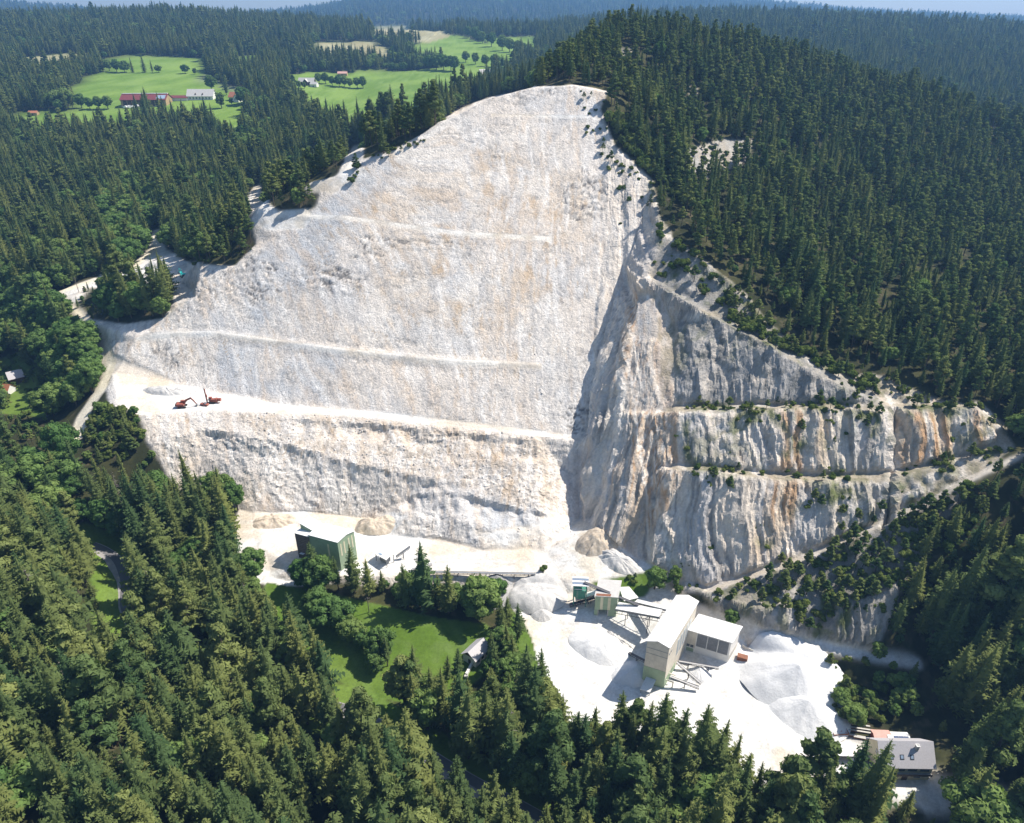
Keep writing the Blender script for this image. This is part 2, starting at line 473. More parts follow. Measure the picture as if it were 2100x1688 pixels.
m_quarry, m_yard = zone('quarry', [QUARRY]), zone('yard', [YARD])
m_shrub = zone('shrub', [SHRUB_SLOPE])
m_knoll, m_bush = zone('knoll', [KNOLL]), zone('bush', [BUSHBANK])
m_meadow = zone('meadow', [MEADOW, STRIP])
m_bank = zone('bank', [GREENBANK, GARDEN])
m_field, m_tan = zone('field', FIELDS), zone('tan', TAN_FIELDS)
m_bare = zone('bare', BARE)
m_bench, m_terr = zone('bench', [BENCH]), zone('terrace', [TERRACE])
m_rub, m_warm, m_grey = zone('rubble', RUBBLE), zone('warm', WARM), zone('grey', GREY)
road_xy = {k: hit(densify(v, False, 8))[:, :2] for k, v in ROADS.items()}
road_w = dict(haul=3.3, spur=4, access=1.5, ramp=1.0, path1=1.1, path2=.9, path3=.6, farm=2.2, upper=3.6, upper2=4.5)
m_road = np.zeros(XX.shape, np.float32)
for k, p in road_xy.items():
    m_road = np.maximum(m_road, 1 - sstep(road_w[k] - .5, road_w[k] + .8, near_line(p, XX, YY)))

m_rock = np.maximum(m_quarry, m_shrub) * (1 - m_knoll) * (1 - m_bush * .6)
m_open = np.clip(m_quarry + m_yard + m_shrub, 0, 1)

# natural ground: smooth, gently uneven; worked ground keeps its breaks
nat = 1 - blur(np.clip(m_open + m_road, 0, 1), 6)
Hs = blur(H0, 60)
H1 = H0 * (1 - nat) + Hs * nat
H1 = H1 * .5 + blur(H1, 2) * .5
dist = np.hypot(XX, YY)
O = 0 * XX
H1 = H1 + nat * (1 - m_field) * (1 - m_meadow) * (1.6 * fbm(XX / 38, YY / 38, O, 4)) * np.clip(dist / 400, .5, 6)
flat = np.clip(blur(m_yard, 3), 0, 1)
H1 = H1 + flat * (.5 * fbm(XX / 13, YY / 13, O, 4) + .12 * fbm(XX / 3, YY / 3, O, 3))
H1 = H1 + m_quarry * sstep(66, 80, XX) * (H1 > 25) * .8 * fbm(XX / 9, YY / 9, O + 88, 3)
# crevice that splits the right-hand cliff
crev = hit(densify([(1836, 842), (1828, 985), (1818, 1110), (1815, 1180)], False))[:, :2]
H1 = H1 - 5.0 * m_quarry * (1 - sstep(.6, 2.2, near_line(crev, XX, YY)))
for k in ('path1', 'path2', 'path3'):
    H1 = H1 + m_quarry * (.9 if k == 'path1' else .6) * np.exp(-(near_line(road_xy[k], XX, YY) / 1.3) ** 2)
for ln, dep in (([(640, 862), (760, 868), (900, 884), (1000, 892), (1100, 904), (1185, 915)], 1.9), ([(440, 882), (560, 903), (700, 944), (800, 966), (900, 990)], 1.4), ([(860, 1010), (960, 1012), (1080, 1048)], 2.4)):
    q = hit(densify(ln, False))[:, :2]
    dd = near_line(q, XX, YY)
    yl = np.interp(XX, q[np.argsort(q[:, 0]), 0], q[np.argsort(q[:, 0]), 1])
    H1 = H1 - m_quarry * (YY < yl) * dep * np.clip(.55 + 1.1 * fbm(XX / 7, YY / 7, O + 77, 3), 0, 1.4) * sstep(0, .9, dd) * (1 - sstep(3, 9, dd))
gy, gx = np.gradient(H1, GY, GX)
slope = np.hypot(gx, gy)
nrm = np.stack([-gx, -gy, np.ones_like(gx)], -1)
nrm /= np.linalg.norm(nrm, axis=-1, keepdims=True)
noroad = 1 - blur(m_road, 1)
soft0 = lambda q: np.clip(blur(q, 2), 0, 1)
cliff = blur(np.maximum(m_rock * sstep(.7, 1.0, slope) * (XX > 24), m_rock * sstep(1.2, 1.6, slope) * (XX > 10)) * (face_plane(XX, YY) < H1 - .0 + 99) * (XX > 28 + .12 * (YY - 215)) * noroad, 2)
facew = blur(m_rock * sstep(.4, .75, slope) * noroad * (1 - m_bench), 2) * (1 - cliff)
warp = 1.8 * vnoise(XX / 12, YY / 12, H1 / 12) + 1.2 * vnoise(XX / 30, YY / 30, H1 / 22)
wx = XX + warp
wc = .86 * XX - .4 * YY + warp
wmix = sstep(50, 64, XX + .12 * (YY - 215))


def rib(f, zf, off, o, g):
    return fbm(wx / f, H1 / zf, O + off, o, g, True) * wmix + fbm(wc / f + 3.3, H1 / zf, O + off, o, g, True) * (1 - wmix)


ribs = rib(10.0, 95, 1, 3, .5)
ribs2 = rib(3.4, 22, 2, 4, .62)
wx = wx * wmix + wc * (1 - wmix)
blocky = fbm(XX / 4, YY / 4, H1 / 4.5, 4, .62)
led = vnoise(XX / 14 + 7, YY / 14, H1 / 3.2)
wall = cliff * sstep(72, 52, XX) * sstep(205, 222, YY)
upper = sstep(60, 70, H1) * (XX > 62)
disp = cliff * ((3.4 + 1.4 * wall - 1.9 * upper) * ribs + (1.5 - .5 * upper) * ribs2 + (.75 + .5 * upper) * blocky + .3 * led)
# slabs, gullies and small ledges of the big face
Q = XX + .5 * (YY - 230) * sstep(20, -110, XX) + 2.5 * vnoise(XX / 25, YY / 25, O)
S = YY * .77 + H1 * .64
strk = fbm(Q / 5, S / 45, O, 4, .6)
slab = fbm(XX / 30, S / 26, O + 3, 4, .42)
crease = 1 - np.abs(fbm(Q / 16 + 4, S / 9 + .06 * Q, O + 5, 4, .55))
brk = sstep(.0, .34, fbm(Q / 40, S / 38, O + 9, 4))
rough = fbm(XX / 2.2, YY / 2.2, H1 / 2.2, 4, .65)
chip = np.abs(fbm(XX / 3.3 + 9, YY / 3.3, H1 / 2.0, 4, .6))
ck1 = 1 - sstep(.01, .06, np.abs(fbm(Q / 13 + 3, S / 6.5 + .10 * Q, O + 15, 4, .6)))
ck2 = 1 - sstep(0, .045, np.abs(fbm(Q / 5 + 13, S / 17, O + 25, 4, .6)))
cracks = np.clip(ck1 * (.45 + brk) * sstep(-.1, .25, vnoise(Q / 6, S / 6, O + 91)) + ck2 * (.1 + .8 * brk), 0, 1)
shard = np.abs(fbm(Q / 4.2 + 9, S / 3.2, O + 4, 4, .6))
disp += facew * (.14 * strk + .55 * slab - .55 * cracks + .1 * rough + (.05 + .75 * brk) * shard)
lower = soft0(zone('lower', [[(270, 850), (440, 843), (560, 851), (700, 857), (900, 878), (1190, 912), (1190, 1060), (1100, 1132), (900, 1110), (700, 1060), (390, 1025)]])) * facew
disp += lower * (.55 * fbm(Q / 8, YY / 8, H1 / 16, 4, .6, True) + .7 * shard + .3 * fbm(XX / 3, YY / 3, H1 / 4, 3))
disp += m_rub * facew * .35 * fbm(XX / 1.5, YY / 1.5, H1 / 1.5, 3, .7)
jx = np.clip(m_rock, 0, 1) * (dist < 480)
jx[:, 0] = 0
qx, qy = rng.uniform(-.19, .19, XX.shape) * jx, rng.uniform(-.19, .19, XX.shape) * jx
VX, VY, VZ = XX + qx + nrm[..., 0] * disp, YY + qy + nrm[..., 1] * disp, H1 + np.clip(gx, -3, 3) * qx + np.clip(gy, -3, 3) * qy + nrm[..., 2] * disp


def ground(x, y):
    return sample(VZ, x, y)


def soft(m, n=2):
    return np.clip(blur(m, n), 0, 1)


MATS = {}


def newmat(name, rough=.8, spec=.2):
    m = bpy.data.materials.new(name)
    m.use_nodes = True
    MATS[name] = m
    b = m.node_tree.nodes['Principled BSDF']
    b.inputs['Roughness'].default_value = rough
    b.inputs['Specular IOR Level'].default_value = spec
    return m, m.node_tree, b


class NT:
    """little helper to wire nodes"""

    def __init__(s, nt):
        s.nt, s.n, s.l = nt, nt.nodes, nt.links

    def link(s, a, b):
        s.l.new(a, b)

    def noise(s, vec, scale, detail=5, rough=.6, dist=0):
        n = s.n.new('ShaderNodeTexNoise')
        n.inputs['Scale'].default_value = scale
        n.inputs['Detail'].default_value = detail
        n.inputs['Roughness'].default_value = rough
        n.inputs['Distortion'].default_value = dist
        if vec is not None:
            s.link(vec, n.inputs['Vector'])
        return n.outputs['Fac']

    def voro(s, vec, scale, feat='F1'):
        n = s.n.new('ShaderNodeTexVoronoi')
        n.feature = feat
        n.inputs['Scale'].default_value = scale
        if vec is not None:
            s.link(vec, n.inputs['Vector'])
        return n.outputs['Distance']

    def coord(s, kind='Object'):
        return s.n.new('ShaderNodeTexCoord').outputs[kind]

    def mapping(s, vec, scale=(1, 1, 1), rot=(0, 0, 0), loc=(0, 0, 0)):
        n = s.n.new('ShaderNodeMapping')
        n.inputs['Scale'].default_value = scale
        n.inputs['Rotation'].default_value = rot
        n.inputs['Location'].default_value = loc
        s.link(vec, n.inputs['Vector'])
        return n.outputs[0]

    def ramp(s, fac, lo, hi, a=0.0, b=1.0):
        n = s.n.new('ShaderNodeMapRange')
        n.inputs[1].default_value, n.inputs[2].default_value = lo, hi
        n.inputs[3].default_value, n.inputs[4].default_value = a, b
        s.link(fac, n.inputs[0])
        return n.outputs[0]

    def math(s, op, a, b=None):
        n = s.n.new('ShaderNodeMath')
        n.operation = op
        for i, v in enumerate((a, b)):
            if v is None:
                continue
            if isinstance(v, (int, float)):
                n.inputs[i].default_value = v
            else:
                s.link(v, n.inputs[i])
        return n.outputs[0]

    def mix(s, fac, a, b, blend='MIX'):
        n = s.n.new('ShaderNodeMix')
        n.data_type = 'RGBA'
        n.blend_type = blend
        for sock, v in ((n.inputs[0], fac), (n.inputs[6], a), (n.inputs[7], b)):
            if isinstance(v, (int, float)):
                sock.default_value = v
            elif isinstance(v, tuple):
                sock.default_value = (v[0], v[1], v[2], 1)
            else:
                s.link(v, sock)
        return n.outputs[2]

    def attr(s, name):
        n = s.n.new('ShaderNodeAttribute')
        n.attribute_name = name
        sp = s.n.new('ShaderNodeSeparateColor')
        s.link(n.outputs['Color'], sp.inputs[0])
        return sp.outputs[0], sp.outputs[1], sp.outputs[2]

    def bump(s, h, strength, dist=1.0, prev=None):
        n = s.n.new('ShaderNodeBump')
        n.inputs['Strength'].default_value = strength
        n.inputs['Distance'].default_value = dist
        s.link(h, n.inputs['Height'])
        if prev is not None:
            s.link(prev, n.inputs['Normal'])
        return n.outputs[0]


def ground_material():
    m, nt, b = newmat('ground', .95, .1)
    t = NT(nt)
    n = t.n.new('ShaderNodeAttribute')
    n.attribute_name = 'albedo'
    rock, rub, grs = t.attr('zone_a')
    co = t.coord()
    f1 = t.noise(co, 1.1, 4, .7)
    f2 = t.noise(co, .22, 4, .65)
    k = t.math('ADD', t.ramp(f1, .3, .7, .82, 1.16), t.ramp(f2, .3, .7, -.12, .12))
    c = t.mix(1.0, n.outputs['Color'], k, 'MULTIPLY')
    t.link(c, b.inputs['Base Color'])
    crack = t.voro(t.mapping(co, (1, 1, .5)), .3, 'DISTANCE_TO_EDGE')
    h = t.math('ADD', t.math('MULTIPLY', f1, 1.1), t.math('MULTIPLY', t.noise(t.mapping(co, (.5, .5, .2)), 1, 5, .72), 1.6))
    h = t.math('ADD', h, t.ramp(crack, 0, .1, 0, .16))
    amt = t.math('ADD', t.math('MULTIPLY', rock, .95), .1)
    t.link(t.bump(t.math('MULTIPLY', h, amt), .5, .8), b.inputs['Normal'])
    return m


def smooth_line(p):
    for _ in range(8):
        p[1:-1] = (p[:-2] + 2 * p[1:-1] + p[2:]) / 4
    return p


def paint():
    def C(*c):
        return np.array(c, np.float32)

    def mixc(base, w, c):
        return base + np.clip(w, 0, 1)[..., None] * (c - base)

    def ns(x, y, z, lo, hi, o=4, g=.6):
        return sstep(lo, hi, fbm(x, y, z, o, g))
    X, Y, Z = XX, YY, H1
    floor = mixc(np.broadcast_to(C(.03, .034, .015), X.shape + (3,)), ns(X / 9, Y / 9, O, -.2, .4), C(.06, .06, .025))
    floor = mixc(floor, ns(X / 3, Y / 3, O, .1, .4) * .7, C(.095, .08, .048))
    grass = mixc(np.broadcast_to(C(.085, .145, .02), X.shape + (3,)), ns(X / 30, Y / 30, O, -.3, .3), C(.13, .195, .036))
    grass = mixc(grass, ns(X / 5, Y / 5, O, 0, .5) * .5, C(.13, .19, .05))
    grass = mixc(grass, ns((X * .9 + Y * .5) / 3, O, O, .1, .35) * .25, C(.16, .23, .07))
    tan = mixc(np.broadcast_to(C(.31, .28, .15), X.shape + (3,)), ns(X / 40, Y / 40, O, -.2, .3), C(.36, .34, .21))
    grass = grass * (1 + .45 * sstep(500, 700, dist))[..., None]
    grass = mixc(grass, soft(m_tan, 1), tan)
    # rock of the big face
    W, G = soft(m_warm, 18), soft(m_grey, 16)
    r = mixc(np.broadcast_to(C(.72, .64, .555), X.shape + (3,)), ns(X / 40, S / 40, O, -.3, .3), C(.79, .72, .635))
    r = mixc(r, .55 * ns(Q / 5, S / 26, O + 2, -.1, .4, 6, .7), C(.6, .575, .55))
    r = mixc(r, .8 * G * ns(Q / 11, S / 26, O + 12, -.35, .2, 6, .65), C(.5, .515, .53))
    r = mixc(r, .45 * ns(Q / 22, S / 30, O + 13, .0, .4, 5, .6), C(.55, .56, .57))
    r = mixc(r, .6 * ns(Q / 4, S / 24, O + 22, -.02, .4, 6, .72), C(.67, .525, .39))
    r = mixc(r, .5 * W * ns(Q / 10, S / 14, O + 31, -.3, .3, 6, .72), C(.62, .48, .34))
    r = mixc(r, .6 * W * ns(Q / 3.5, S / 16, O + 35, .08, .45, 5, .65), C(.53, .36, .2))
    r = mixc(r, .7 * ns(Q / 1.8, S / 18, O + 41, .02, .4, 5, .65), C(.86, .81, .745))
    r = mixc(r, .6 * ns(Q / 1.6 + 4, S / 13, O + 47, .06, .42, 5, .65), C(.5, .47, .44))
    r = mixc(r, .5 * ns(X / 1.6, S / 1.6, O + 49, .12, .4, 3, .7), C(.45, .42, .395))
    r = mixc(r, .9 * cracks * facew, C(.2, .185, .17))  # gaps too fine for the mesh: their darkness is put into the colour
    r = mixc(r, .6 * facew * sstep(.55, .8, brk) * ns(Q / 2.2, S / 1.3, O + 95, .05, .3, 4, .7), C(.3, .28, .26))
    r = mixc(r, .7 * facew * (1 - sstep(.0, .05, np.abs(fbm(Q / 2.6 + 31, S / 60, O + 96, 4, .6)))) * ns(Q / 9, S / 14, O + 97, .0, .3), C(.5, .37, .24))
    # cliffs: vertical stains, and a darker tone in the rib hollows
    cv = np.clip(cliff, 0, 1)
    k = mixc(np.broadcast_to(C(.66, .585, .495), X.shape + (3,)), ns(wx / 7, Z / 70, O + 61, -.2, .25, 5), C(.53, .5, .47))
    k = mixc(k, ns(wx / 7 + 3, Z / 45, O + 62, .0, .28, 5) * .9, C(.8, .73, .64))
    k = mixc(k, np.clip(W + .12, 0, 1) * ns(wx / 5 + 8, Z / 60, O + 63, -.25, .2, 6, .65) * .8, C(.6, .46, .32))
    k = mixc(k, np.clip(W + .08, 0, 1) * ns(wx / 2.2 + 8, Z / 55, O + 64, .02, .3, 4), C(.47, .3, .175))
    k = mixc(k, ns(wx / 2.0 + 2, Z / 40, O + 65, .08, .36, 5) * .7, C(.24, .225, .21))
    k = mixc(k, sstep(-.1, -.6, ribs2) * .65, C(.2, .17, .14))  # darker brown where the small ribs are hollow
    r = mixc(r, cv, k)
    r = mixc(r, soft(m_rub, 5) * .55 * ns(X / 1.2, Y / 1.2, O, -.1, .3, 3), C(.44, .36, .275))
    green = np.clip(soft(m_shrub, 4) + .7 * soft(m_rock * (slope < 1.1) * (X > 66), 3) * noroad + .6 * soft(m_bush, 4), 0, 1)
    ledge_ = soft(m_rock * (slope < .8) * (X > 60) * (Z > 20), 1) * noroad
    r = mixc(r, ledge_ * .85 * ns(X / 5, Y / 5, O + 58, -.6, .1, 4, .65), C(.33, .28, .2))  # earth tone on flat ledges, darkened to offset the strong sun they catch
    right = sstep(80, 150, X)
    r = mixc(r, soft(m_shrub, 4) * .8 * ns(X / 8, Y / 8, O + 54, -.9, .1, 6, .7), C(.2, .195, .18))
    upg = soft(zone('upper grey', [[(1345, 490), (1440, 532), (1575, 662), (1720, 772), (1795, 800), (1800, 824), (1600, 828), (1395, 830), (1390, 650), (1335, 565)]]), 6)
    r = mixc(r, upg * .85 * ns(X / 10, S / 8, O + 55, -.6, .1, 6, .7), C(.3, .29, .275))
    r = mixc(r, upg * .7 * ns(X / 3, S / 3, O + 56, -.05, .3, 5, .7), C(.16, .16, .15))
    r = mixc(r, green * .6 * ns(X / 9, Y / 9, O + 57, -.15, .25, 6, .7), C(.3, .27, .2))
    r = mixc(r, np.clip(green * 1.2 + .3 * cv * right, 0, 1) * sstep(.02, .3, fbm(X / 9, Y / 9, O + 70, 3)) * ns(X / 3.5, Y / 3.5, O + 51, -.3, .2, 4, .7), C(.12, .14, .05))
    r = mixc(r, np.clip(green + .35 * cv * right, 0, 1) * .6 * ns(X / 3.5, Y / 3.5, O + 50, .0, .22, 6, .72), C(.105, .12, .05))
    dust = mixc(np.broadcast_to(C(.7, .685, .65), X.shape + (3,)), ns(X / 16, Y / 16, O, 0, .45, 5), C(.62, .56, .46))
    dust = mixc(dust, soft(m_quarry + (Y > 188) * m_yard, 5) * .7 * ns(X / 22, Y / 9, O + 4, -.25, .25, 5), C(.63, .52, .39))
    dust = mixc(dust, .4 * ns(X / 2.5, Y / 2.5, O, .15, .4), C(.5, .46, .41))
    r = mixc(r, a_pale, dust)
    r = mixc(r, (1 - sstep(.6, 2.0, near_line(road_xy['ramp'], X, Y))) * .6, C(.42, .36, .28))
    for tr_ in ([(1110, 1300), (1200, 1385), (1330, 1450), (1560, 1530), (1700, 1565)], [(1600, 1600), (1560, 1500), (1480, 1420), (1440, 1400)], [(1690, 1520), (1600, 1470), (1560, 1400), (1590, 1350)], [(560, 1175), (800, 1150), (1000, 1150), (1250, 1160)], [(1130, 1280), (1220, 1290), (1330, 1330)]):
        dl = near_line(smooth_line(hit(densify(tr_, False))[:, :2]), X, Y)
        r = mixc(r, .5 * a_pale * np.exp(-((dl - .95) / .35) ** 2) * ns(X / 4, Y / 4, O + 71, -.5, .2), C(.42, .39, .34))
    for q in ('path1', 'path2'):
        r = mixc(r, .75 * ns(X / 7, Y / 7, O + 81, -.45, .15) * (1 - sstep(.4, 1.3, near_line(road_xy[q], X, Y))), C(.86, .8, .71))
    haul = 1 - sstep(2.9, 3.9, near_line(road_xy['haul'], X, Y))
    r = mixc(r, haul * .6, C(.78, .69, .5))
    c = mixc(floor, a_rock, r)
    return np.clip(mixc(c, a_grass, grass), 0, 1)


def grid_mesh(name, X, Y, Z, smooth=None):
    ny, nx = X.shape
    me = bpy.data.meshes.new(name)
    vs = np.stack([X.ravel(), Y.ravel(), Z.ravel()], 1).astype(np.float32)
    idx = np.arange(nx * ny, dtype=np.int32).reshape(ny, nx)
    fs = np.stack([idx[:-1, :-1], idx[:-1, 1:], idx[1:, 1:], idx[1:, :-1]], -1).reshape(-1, 4)
    me.vertices.add(len(vs))
    me.vertices.foreach_set('co', vs.ravel())
    me.loops.add(fs.size)
    me.loops.foreach_set('vertex_index', fs.ravel())
    me.polygons.add(len(fs))
    me.polygons.foreach_set('loop_start', np.arange(0, fs.size, 4, dtype=np.int32))
    me.polygons.foreach_set('use_smooth', np.ones(len(fs), bool) if smooth is None else smooth)
    me.update()
    return me


def colour_attr(me, name, r, g, b):
    a = me.attributes.new(name, 'FLOAT_COLOR', 'POINT')
    a.data.foreach_set('color', np.stack([r.ravel(), g.ravel(), b.ravel(), np.ones(r.size)], 1).astype(np.float32).ravel())


VERGE = hit(densify([(185, 1125), (235, 1150), (252, 1200), (245, 1240), (262, 1285), (330, 1340), (420, 1378), (560, 1420), (735, 1472), (850, 1540), (950, 1602), (1060, 1660), (1130, 1700)], False))[:, :2]
me = grid_mesh('ground', VX, VY, VZ, ((cliff + lower)[:-1, :-1] < .4).ravel())
jit = .6 * fbm(XX / 6, YY / 6, O, 4)
edge = soft(m_open, 8)
a_rock = np.clip(soft(np.clip(m_rock + m_yard + m_road + m_bare * .5, 0, 1) * (1 - np.clip(m_bank, 0, 1)), 2) + jit * edge * (1 - edge) * 4, 0, 1)
a_rock = a_rock * (1 - m_meadow)
a_grass = soft(np.clip(m_meadow + m_field + m_tan + m_bank, 0, 1), 1) * (1 - soft(m_road, 1))
a_pale = np.clip(soft(np.clip(m_yard + m_bench + m_terr * .7, 0, 1), 2) * (1 - sstep(.5, 1., slope)) + m_road * .85, 0, 1)
verge = (near_line(VERGE, XX, YY) < 9) * (1 - m_open)
a_grass = np.clip(a_grass + soft(verge.astype(np.float32), 1), 0, 1)
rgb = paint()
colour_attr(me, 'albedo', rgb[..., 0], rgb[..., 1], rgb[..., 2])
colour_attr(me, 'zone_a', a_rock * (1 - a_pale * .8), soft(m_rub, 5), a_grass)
me.materials.append(ground_material())
go = bpy.data.objects.new('ground', me)
COL.objects.link(go)
go['kind'] = 'structure'

# ------------------------------------------------------------------ vegetation
def leaf_material(name, c1, c2, trans=.35, hue=.5):
    m = bpy.data.materials.new(name)
    m.use_nodes = True
    nt = m.node_tree
    t = NT(nt)
    for n in list(nt.nodes):
        if n.type == 'BSDF_PRINCIPLED':
            nt.nodes.remove(n)
    out = [n for n in nt.nodes if n.type == 'OUTPUT_MATERIAL'][0]
    oi = nt.nodes.new('ShaderNodeObjectInfo')
    col = t.mix(oi.outputs['Random'], c1, c2)
    nz = t.noise(t.coord(), .9, 2, .6)
    col = t.mix(1.0, col, t.ramp(nz, .3, .7, .65, 1.35), 'MULTIPLY')
    d = nt.nodes.new('ShaderNodeBsdfDiffuse')
    tr = nt.nodes.new('ShaderNodeBsdfTranslucent')
    mx = nt.nodes.new('ShaderNodeMixShader')
    mx.inputs[0].default_value = trans
    t.link(col, d.inputs[0])
    t.link(t.mix(1.0, col, (1.0, 1.15, .55), 'MULTIPLY'), tr.inputs[0])
    t.link(d.outputs[0], mx.inputs[1])
    t.link(tr.outputs[0], mx.inputs[2])
    t.link(mx.outputs[0], out.inputs[0])
    MATS[name] = m
    return m


M_SPRUCE = leaf_material('spruce_needles', (.072, .125, .05), (.215, .24, .076), .27)
M_PINE = leaf_material('pine_needles', (.095, .15, .054), (.225, .255, .085), .27)
M_BROAD = leaf_material('broad_leaves', (.1, .185, .055), (.21, .285, .085), .3)
M_SHRUB = leaf_material('shrub_leaves', (.09, .14, .035), (.18, .215, .06), .28)
mb, nt_, b_ = newmat('bark', .95, .1)
t_ = NT(nt_)
t_.link(t_.mix(t_.noise(t_.mapping(t_.coord(), (4, 4, .8)), 1, 4), (.07, .055, .042), (.16, .125, .095)), b_.inputs['Base Color'])
M_BARK = mb


class TriSoup:
    def __init__(s):
        s.v, s.f, s.n = [], [], 0

    def tris(s, A, B, C):
        A, B, C = (np.asarray(q, np.float32).reshape(-1, 3) for q in (A, B, C))
        k = len(A)
        s.v.append(np.stack([A, B, C], 1).reshape(-1, 3))
        s.f.append(np.arange(k * 3).reshape(k, 3) + s.n)
        s.n += k * 3

    def mesh(s, name, mat):
        v, f = np.concatenate(s.v), np.concatenate(s.f)
        me = bpy.data.meshes.new(name)
        me.vertices.add(len(v))
        me.vertices.foreach_set('co', v.ravel())
        me.loops.add(f.size)
        me.loops.foreach_set('vertex_index', f.ravel().astype(np.int32))
        me.polygons.add(len(f))
        me.polygons.foreach_set('loop_start', np.arange(0, f.size, 3, dtype=np.int32))
        me.update()
        me.materials.append(mat)
        return me

    def tube(s, p, q, r0, r1, n=5):
        p, q = np.array(p, float), np.array(q, float)
        d = (q - p) / (np.linalg.norm(q - p) + 1e-9)
        e = np.cross(d, [0, 0, 1] if abs(d[2]) < .9 else [1, 0, 0])
        e /= np.linalg.norm(e)
        g = np.cross(d, e)
        an = np.arange(n) * 2 * np.pi / n
        ring = np.cos(an)[:, None] * e + np.sin(an)[:, None] * g
        a, b = p + ring * r0, q + ring * r1
        a2, b2 = np.roll(a, -1, 0), np.roll(b, -1, 0)
        s.tris(a, a2, b2)
        s.tris(a, b2, b)


def spruce(seed, h=1.0, rad=.13, whorls=30, bare=.1, droop=.35, per=9):
    """unit-height spruce: trunk and crown of drooping, toothed boughs"""
    r = np.random.default_rng(seed)
    tr = TriSoup()
    tr.tube((0, 0, -.03), (0, 0, .55), .012, .008, 6)
    tr.tube((0, 0, .55), (0, 0, .97), .008, .002, 5)
    cr = TriSoup()
    lop = r.uniform(0, 6.28)
    for i in range(whorls):
        t = (i + r.uniform(-.3, .3)) / whorls
        t = min(max(t, 0), .985)
        z = bare + (1 - bare) * t
        L0 = rad * (min(1, .62 + 1.6 * t) * (1 - t) ** .7 + .01)
        nb = max(4, int(round(per * (1 - .5 * t))))
        a0 = r.uniform(0, 6.28)
        for k in range(nb):
            if r.random() < .1:
                continue
            a = a0 + 6.283 * k / nb + r.uniform(-.3, .3)
            L = L0 * r.uniform(.5, 1.25) * (1 + .12 * math.cos(a - lop))
            dx, dy = math.cos(a), math.sin(a)
            sx, sy = -dy, dx
            sl = droop * r.uniform(.5, 1.3) * (1 - .75 * t) - .28 * t
            ns_ = 5
            q = np.linspace(0, 1, ns_ + 1)
            px, py = dx * L * q, dy * L * q
            pz = z - L * sl * q ** 1.3 + .16 * L * q ** 3
            sp = np.stack([px, py, pz], 1)
            w = .27 * L * (np.sin(np.pi * np.clip(q * .82 + .14, 0, 1)) + .12)
            for sgn in (-1, 1):
                A, B = sp[:-1], sp[1:]
                tip = A + np.stack([dx * L * .17 + sgn * sx * w[:-1], dy * L * .17 + sgn * sy * w[:-1], -w[:-1] * r.uniform(.2, .75, ns_)], 1)
                tip += r.normal(0, .05 * L, tip.shape)
                cr.tris(A, B, tip)
            # hanging twigs
            A, B = sp[1:-1], sp[2:]
            tip = (A + B) / 2 + np.stack([r.normal(0, .05, ns_ - 1) * L, r.normal(0, .05, ns_ - 1) * L, -L * r.uniform(.12, .34, ns_ - 1)], 1)
            cr.tris(A, B, tip)
    # lumpy inner cone, added to block light through the crown and shade its far side
    na, nl = 9, 9
    ring = []
    for i in range(nl + 1):
        t = i / nl
        rr_ = rad * .5 * (min(1, .55 + 1.6 * t) * (1 - t) ** .85 + .004)
        an = np.arange(na) * 6.2832 / na + .35 * i
        k_ = rr_ * r.uniform(.6, 1.15, na)
        ring.append(np.stack([np.cos(an) * k_, np.sin(an) * k_, np.full(na, bare + .02 + (.96 - bare) * t) - .25 * k_], 1))
    for p_, q_ in zip(ring[:-1], ring[1:]):
        p2, q2 = np.roll(p_, -1, 0), np.roll(q_, -1, 0)
        cr.tris(p_, p2, q_)
        cr.tris(p2, q2, q_)
    # leader
    for a in np.arange(3) * 2.1:
        cr.tris([(0, 0, 1.01)], [(.006 * math.cos(a), .006 * math.sin(a), .95)], [(.006 * math.cos(a + 2), .006 * math.sin(a + 2), .95)])
    return tr, cr


def clumps(cr, centres, radii, per, size, r, squash=.8):
    for c, R in zip(centres, radii):
        n = 34
        # inner shell of leaves, added to block light through each clump
        ph = np.arccos(1 - 2 * (np.arange(n) + .5) / n)
        th = np.arange(n) * 2.39996
        dd_ = np.stack([np.sin(ph) * np.cos(th), np.sin(ph) * np.sin(th), np.cos(ph)], 1)
        pp_ = c + dd_ * R * .74 * [1, 1, squash]
        e = np.cross(dd_, r.normal(0, 1, (n, 3)))
        e /= np.linalg.norm(e, axis=1)[:, None]
        g = np.cross(dd_, e)
        s = R * .34
        cr.tris(pp_ - e * s - g * s * .6, pp_ + e * s - g * s * .6, pp_ + g * s * 1.2)
        n = per
        d = r.normal(0, 1, (n, 3))
        d /= np.linalg.norm(d, axis=1)[:, None]
        rad = R * r.uniform(.55, 1.08, n) ** .6
        p = c + d * rad[:, None] * [1, 1, squash]
        nn = d + r.normal(0, .45, (n, 3))
        nn /= np.linalg.norm(nn, axis=1)[:, None]
        e = np.cross(nn, r.normal(0, 1, (n, 3)))
        e /= np.linalg.norm(e, axis=1)[:, None] + 1e-9
        g = np.cross(nn, e)
        s = size * r.uniform(.6, 1.3, n)[:, None]
        cr.tris(p - e * s, p + e * s * .6 + g * s * .9, p + e * s * .7 - g * s * .9)


